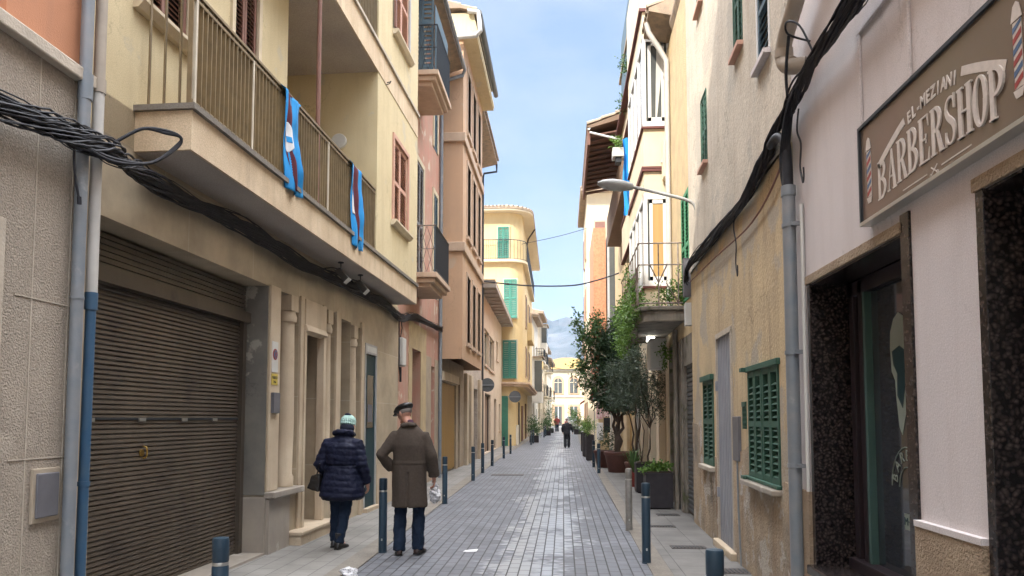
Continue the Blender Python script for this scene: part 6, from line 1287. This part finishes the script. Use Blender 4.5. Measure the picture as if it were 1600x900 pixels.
def shoe(t, A, T, m, boot=0, name='shoe'):
    A, T = Vector(A), Vector(T); f = (T-A); f.z = 0; f.normalize(); r = Vector((f.y, -f.x, 0)); g0 = min(A.z-.075, T.z-.02); b = MB(); vs = []; n = 16
    for (u, hw, hh) in ((-.075,.018,.03),(-.06,.032,.065),(0,.036,.085+boot),(.06,.038,.066),(.11,.043,.05),(.16,.042,.038),(.195,.03,.03),(.21,.012,.02)):
        for k in range(n):
            a = 2*math.pi*k/n; c, s = math.cos(a), math.sin(a); p = A+f*u+r*hw*c; vs.append((p.x, p.y, g0+max(0, hh*(.5+.5*s)*1.0)))
    b.add(vs, [(i*n+k, i*n+(k+1) % n, (i+1)*n+(k+1) % n, (i+1)*n+k) for i in range(7) for k in range(n)]+[tuple(range(n-1,-1,-1)), tuple(7*n+k for k in range(n))])
    if boot: b.tube([tuple(A+Vector((0,0,-.01))), tuple(A+Vector((0,0,boot+.05)))], [.042, .047], 14)
    s = fuse(b, name, m, t, .006, 3)
    q = MB(); P = [(-.072,.03),(-.03,.038),(.05,.034),(.12,.044),(.19,.034),(.208,.012)]; pl = [A+f*u+r*w_ for u, w_ in P]+[A+f*u-r*w_ for u, w_ in reversed(P)]
    q.add([(p.x, p.y, g0-.004) for p in pl]+[(p.x, p.y, g0+.014) for p in pl], [tuple(range(12)), tuple(range(23,11,-1))]+[(i,(i+1)%12,(i+1)%12+12,i+12) for i in range(12)]); q.ob('sole', 'car_black', s)
# man in a long coat, head turned down to his left
t = thing('person', 'man in a long brown-grey coat and flat cap walking away with a white bag', 'person', (-1.77, 8.48, 0), rad(2))
J = dict(pelvis=(0,0,.95), waist=(0,0,1.1), chest=(0,.01,1.3), neck=(-.015,.03,1.47), head=(-.075,.075,1.615), shoulder_l=(-.16,.01,1.355), elbow_l=(-.315,-.06,1.14), wrist_l=(-.215,.06,.98), shoulder_r=(.16,.01,1.355), elbow_r=(.25,-.01,1.13), wrist_r=(.275,.06,.885),
  hip_l=(-.09,0,.9), knee_l=(-.105,.03,.5), ankle_l=(-.105,-.04,.09), toe_l=(-.14,.12,.035), hip_r=(.09,0,.9), knee_r=(.1,.04,.5), ankle_r=(.1,.02,.09), toe_r=(.135,.18,.035), turn=rad(55), nod=rad(-22))
bd = body(t, J)
b = MB(); rings(b, [(0,.0,.55,.205,.15),(0,0,.7,.2,.145),(0,.0,.95,.19,.13),(0,0,1.08,.185,.125),(0,.0,1.25,.195,.135),(0,.01,1.34,.18,.125),(0,.015,1.40,.16,.105),(-.01,.02,1.45,.12,.085),(-.012,.025,1.5,.075,.07)])
for k, s in (('l', -1), ('r', 1)):
    S, E_, W = (Vector(J[q+k]) for q in ('shoulder_', 'elbow_', 'wrist_')); b.tube([tuple(S+Vector((-s*.05,0,.0))), tuple(S), tuple(S.lerp(E_,.5)), tuple(E_), tuple(E_.lerp(W,.5)), tuple(W+(W-E_).normalized()*(-.005))], [.06,.078,.075,.068,.063,.06], 18)
def coatw(c, n):
    d = .011*noise.noise(Vector((c.x*5, c.y*5, c.z*2.6)))+.006*noise.noise(Vector((c.x*14, c.y*14, c.z*5)))
    if c.z < .95 and abs(c.x) < .012 and n.y < 0: d -= .012
    if abs(c.z-1.03) < .008 and abs(c.x) < .2: d -= .004
    elif abs(c.z-1.055) < .016 and abs(c.x) < .2: d += .003
    if abs(c.x) > .2: d += .007*math.sin(c.z*55+c.x*20)*noise.noise(Vector((c.z*7, c.x*6, 2)))
    return d
coat = fuse(b, 'coat', 'wool_brown', t, .011, 5, coatw)
q = MB(); q.tube([(-.085,-.05,1.47),(0,-.075,1.49),(.06,-.055,1.48)], [.02,.026,.02], 10); q.tube([(-.1,.05,1.45),(-.085,-.045,1.485),(0,-.062,1.5),(.06,-.045,1.49),(.07,.06,1.45)], .022, 10); fuse(q, 'collar', 'wool_brown', coat, .006, 3)
fuse(MB().tube([(-.02,.05,1.48),(-.04,.06,1.525)], [.068,.062], 16), 'scarf', 'scarf_plum', t, .008, 3)
fuse(leg_cloth(J, .092, .072, .07, -.035), 'trousers', 'denim', t, .011, 4, wrinkle(.012, 16, .9))
shoe(t, J['ankle_l'], J['toe_l'], 'leather_brown'); shoe(t, J['ankle_r'], J['toe_r'], 'leather_brown')
hc = Vector(J['head']); Rz = Matrix.Rotation(rad(55), 3, 'Z') @ Matrix.Rotation(rad(-22), 3, 'X')
def blob(name, m, parent, parts, vox=.006, sm=4, disp=None):
    me = bpy.data.meshes.new('t'); bm = bmesh.new()
    for (p, sc) in parts:
        r = bmesh.ops.create_icosphere(bm, subdivisions=3, radius=1)
        for q in r['verts']: q.co = hc+Rz @ (Vector(p)+Vector((q.co.x*sc[0], q.co.y*sc[1], q.co.z*sc[2])))
    b = MB(); b.V = [tuple(v.co) for v in bm.verts]; b.F = [tuple(v.index for v in f.verts) for f in bm.faces]; bm.free(); return fuse(b, name, m, parent, vox, sm, disp)
blob('hair', 'hair_grey', t, [((0,-.02,.02), (.08,.078,.05))])
blob('flat_cap', 'leather_black', t, [((0,-.01,.07), (.105,.125,.048)), ((0,.04,.06), (.09,.1,.035)), ((0,.125,.035), (.06,.05,.009))])
bag = fuse(MB().tube([(.29,.09,.83),(.287,.095,.78),(.28,.1,.7),(.283,.1,.62),(.285,.1,.585)], [.012,.02,.055,.062,.03], 16), 'x', 'plastic_bag', None, .007, 3, wrinkle(.03, 26)); bag.name = 'carrier_bag'
bag.location = t.location; bag.rotation_euler = t.rotation_euler; tag(bag, "thin white plastic carrier bag hanging from the man's right hand", 'bag')
# woman in a quilted jacket
t = thing('person', 'woman in a dark navy quilted jacket and mint knitted hat walking away', 'person', (-2.66, 8.82, 0), rad(-4))
J = dict(pelvis=(0,0,.84), waist=(0,0,.98), chest=(0,.01,1.16), neck=(.01,.04,1.33), head=(.035,.08,1.475), shoulder_l=(-.17,.0,1.25), elbow_l=(-.27,-.04,1.0), wrist_l=(-.2,.09,.86), shoulder_r=(.17,.0,1.25), elbow_r=(.245,-.02,1.0), wrist_r=(.285,.07,.785),
  hip_l=(-.08,0,.8), knee_l=(-.095,.05,.45), ankle_l=(-.115,.06,.1), toe_l=(-.135,.2,.035), hip_r=(.08,0,.8), knee_r=(.035,.02,.45), ankle_r=(.0,-.08,.1), toe_r=(.015,.07,.035), turn=rad(-6), nod=rad(-14))
body(t, J)
b = MB(); rings(b, [(0,.0,.585,.23,.175),(0,0,.63,.275,.195),(0,.0,.75,.262,.185),(0,0,.9,.215,.16),(0,0,1.0,.19,.145),(0,.0,1.12,.205,.16),(0,.0,1.22,.205,.15),(0,.01,1.29,.165,.115),(.005,.02,1.33,.11,.09),(.01,.035,1.4,.082,.08)])
for k, s in (('l', -1), ('r', 1)):
    S, E_, W = (Vector(J[q+k]) for q in ('shoulder_', 'elbow_', 'wrist_')); b.tube([tuple(S+Vector((-s*.05,0,.0))), tuple(S), tuple(S.lerp(E_,.5)), tuple(E_), tuple(E_.lerp(W,.5)), tuple(W+(W-E_).normalized()*(-.0))], [.075,.09,.084,.078,.07,.056], 18)
def puff(c, n):
    z = c.z+.012*math.sin(c.x*9)+.01*noise.noise(Vector((c.x*6, c.y*6, c.z*3))); q = abs(math.sin(z*math.pi/.075))
    return .008*(q**.6)-.005-(.014 if abs(c.z-1.0) < .012 and abs(c.x) < .2 else 0)+.008*noise.noise(c*11)+.006*noise.noise(c*30)
jk = fuse(b, 'jacket', 'navy_down', t, .010, 4, puff)
q = MB(); q.tube([(-.09,.06,1.36),(-.095,-.02,1.385),(-.03,-.075,1.4),(.05,-.07,1.4),(.11,-.01,1.385),(.105,.07,1.36)], .033, 12); fuse(q, 'collar', 'navy_down', jk, .008, 4, wrinkle(.008, 30))
fuse(leg_cloth(J, .088, .066, .054, -.02), 'trousers', 'denim', t, .010, 4, wrinkle(.010, 18, .9))
shoe(t, J['ankle_l'], J['toe_l'], 'leather_black', .05, 'boot'); shoe(t, J['ankle_r'], J['toe_r'], 'leather_black', .05, 'boot')
hc = Vector(J['head']); Rz = Matrix.Rotation(rad(-6), 3, 'Z') @ Matrix.Rotation(rad(-14), 3, 'X')
blob('hood', 'knit_navy', t, [((0,-.02,-.035), (.088,.085,.07)), ((0,-.01,-.09), (.075,.07,.05))])
hat = blob('knitted_hat', 'knit_mint', t, [((0,-.01,.045), (.09,.102,.085)), ((0,-.01,.01), (.093,.105,.03))], disp=lambda c, n: .0035*math.sin(math.atan2(c.y-hc.y, c.x-hc.x)*26))
blob('hat_patch', 'knit_navy', hat, [((0,-.045,.12), (.042,.04,.022))])
hb_ = thing('handbag', "small black shoulder bag at the woman's left hip", 'bag', t.location, t.rotation_euler.z)
q = MB(); q.add([(-.41,-.1,.72),(-.25,-.13,.68),(-.25,.1,.68),(-.39,.1,.72),(-.37,-.06,.87),(-.25,-.09,.9),(-.25,.07,.9),(-.36,.07,.87)], [(0,1,2,3),(4,5,6,7),(0,1,5,4),(1,2,6,5),(2,3,7,6),(3,0,4,7)]); fuse(q, 'pouch', 'leather_black', hb_, .008, 4, wrinkle(.008, 20))
MB().tube(smoothpath([(-.3,-.06,.88),(-.27,-.09,.95),(-.24,-.12,1.02)], 4), .008, 6).ob('strap', 'leather_black', hb_, smooth=True)
# far walkers
def far_person(x, y, h, label, top, leg, stride=.16, rz=0, cap=True):
    t = thing('person', label, 'person', (x, y, gz(y)), rz); k = h/1.72
    J = {a: tuple(c*k for c in p) for a, p in dict(pelvis=(0,0,.93), waist=(0,0,1.08), chest=(0,.01,1.28), neck=(0,.02,1.44), head=(0,.04,1.6), shoulder_l=(-.18,0,1.38), elbow_l=(-.27,-.03,1.12), wrist_l=(-.24,.08,.92), shoulder_r=(.18,0,1.38), elbow_r=(.29,-.02,1.12), wrist_r=(.33,.1,.93), hip_l=(-.09,0,.88), knee_l=(-.1,.0,.48), ankle_l=(-.1,-stride*.5,.09), toe_l=(-.11,-stride*.5+.15,.035), hip_r=(.09,0,.88), knee_r=(.1,.08,.48), ankle_r=(.1,stride*.5,.09), toe_r=(.11,stride*.5+.15,.035)).items()}
    body(t, J); b = MB(); rings(b, [(0,0,.78*k,.2*k,.15*k),(0,0,1.0*k,.19*k,.14*k),(0,0,1.25*k,.2*k,.14*k),(0,0,1.38*k,.17*k,.11*k),(0,.01,1.46*k,.08*k,.07*k)])
    for q, s in (('l', -1), ('r', 1)):
        S, E_, W = (Vector(J[a+q]) for a in ('shoulder_', 'elbow_', 'wrist_')); b.tube([tuple(S), tuple(E_), tuple(W)], [.075,.066,.055], 12)
    fuse(b, 'jacket', top, t, .016, 4, wrinkle(.012, 9)); fuse(leg_cloth(J, .1, .085, .08, -.02), 'trousers', leg, t, .016, 4, wrinkle(.01, 12))
    for q in 'lr': shoe(t, J['ankle_'+q], J['toe_'+q], 'leather_black')
    global hc, Rz
    hc = Vector(J['head']); Rz = Matrix.Identity(3); blob('hair', 'hair_grey' if cap else 'leather_black', t, [((0,-.02,.03), (.085,.09,.085))], .012, 2)
far_person(.2, 40.0, 1.62, 'man in a dark jacket and trousers walking alone farther down the lane', 'coat_black', 'coat_black')
far_person(-.62, 74, 1.62, 'tiny distant walker in a red top near the far left houses', 'cloth_red', 'denim', .1, 0, False)

# ------------------------------------------------------------------ haze
m = bpy.data.materials.new('haze'); m.use_nodes = True; nt = m.node_tree; nt.nodes.clear()
pv = nt.nodes.new('ShaderNodeVolumePrincipled'); pv.inputs['Color'].default_value = (.55,.75,1,1); pv.inputs['Density'].default_value = .0001; pv.inputs['Anisotropy'].default_value = .2
oo = nt.nodes.new('ShaderNodeOutputMaterial'); nt.links.new(pv.outputs[0], oo.inputs['Volume']); MT['haze'] = m
b = MB(); b.box(-2990, 2990, -300, 2600, -2.0, 330); tag(b.ob('haze', 'haze'), kind='stuff')
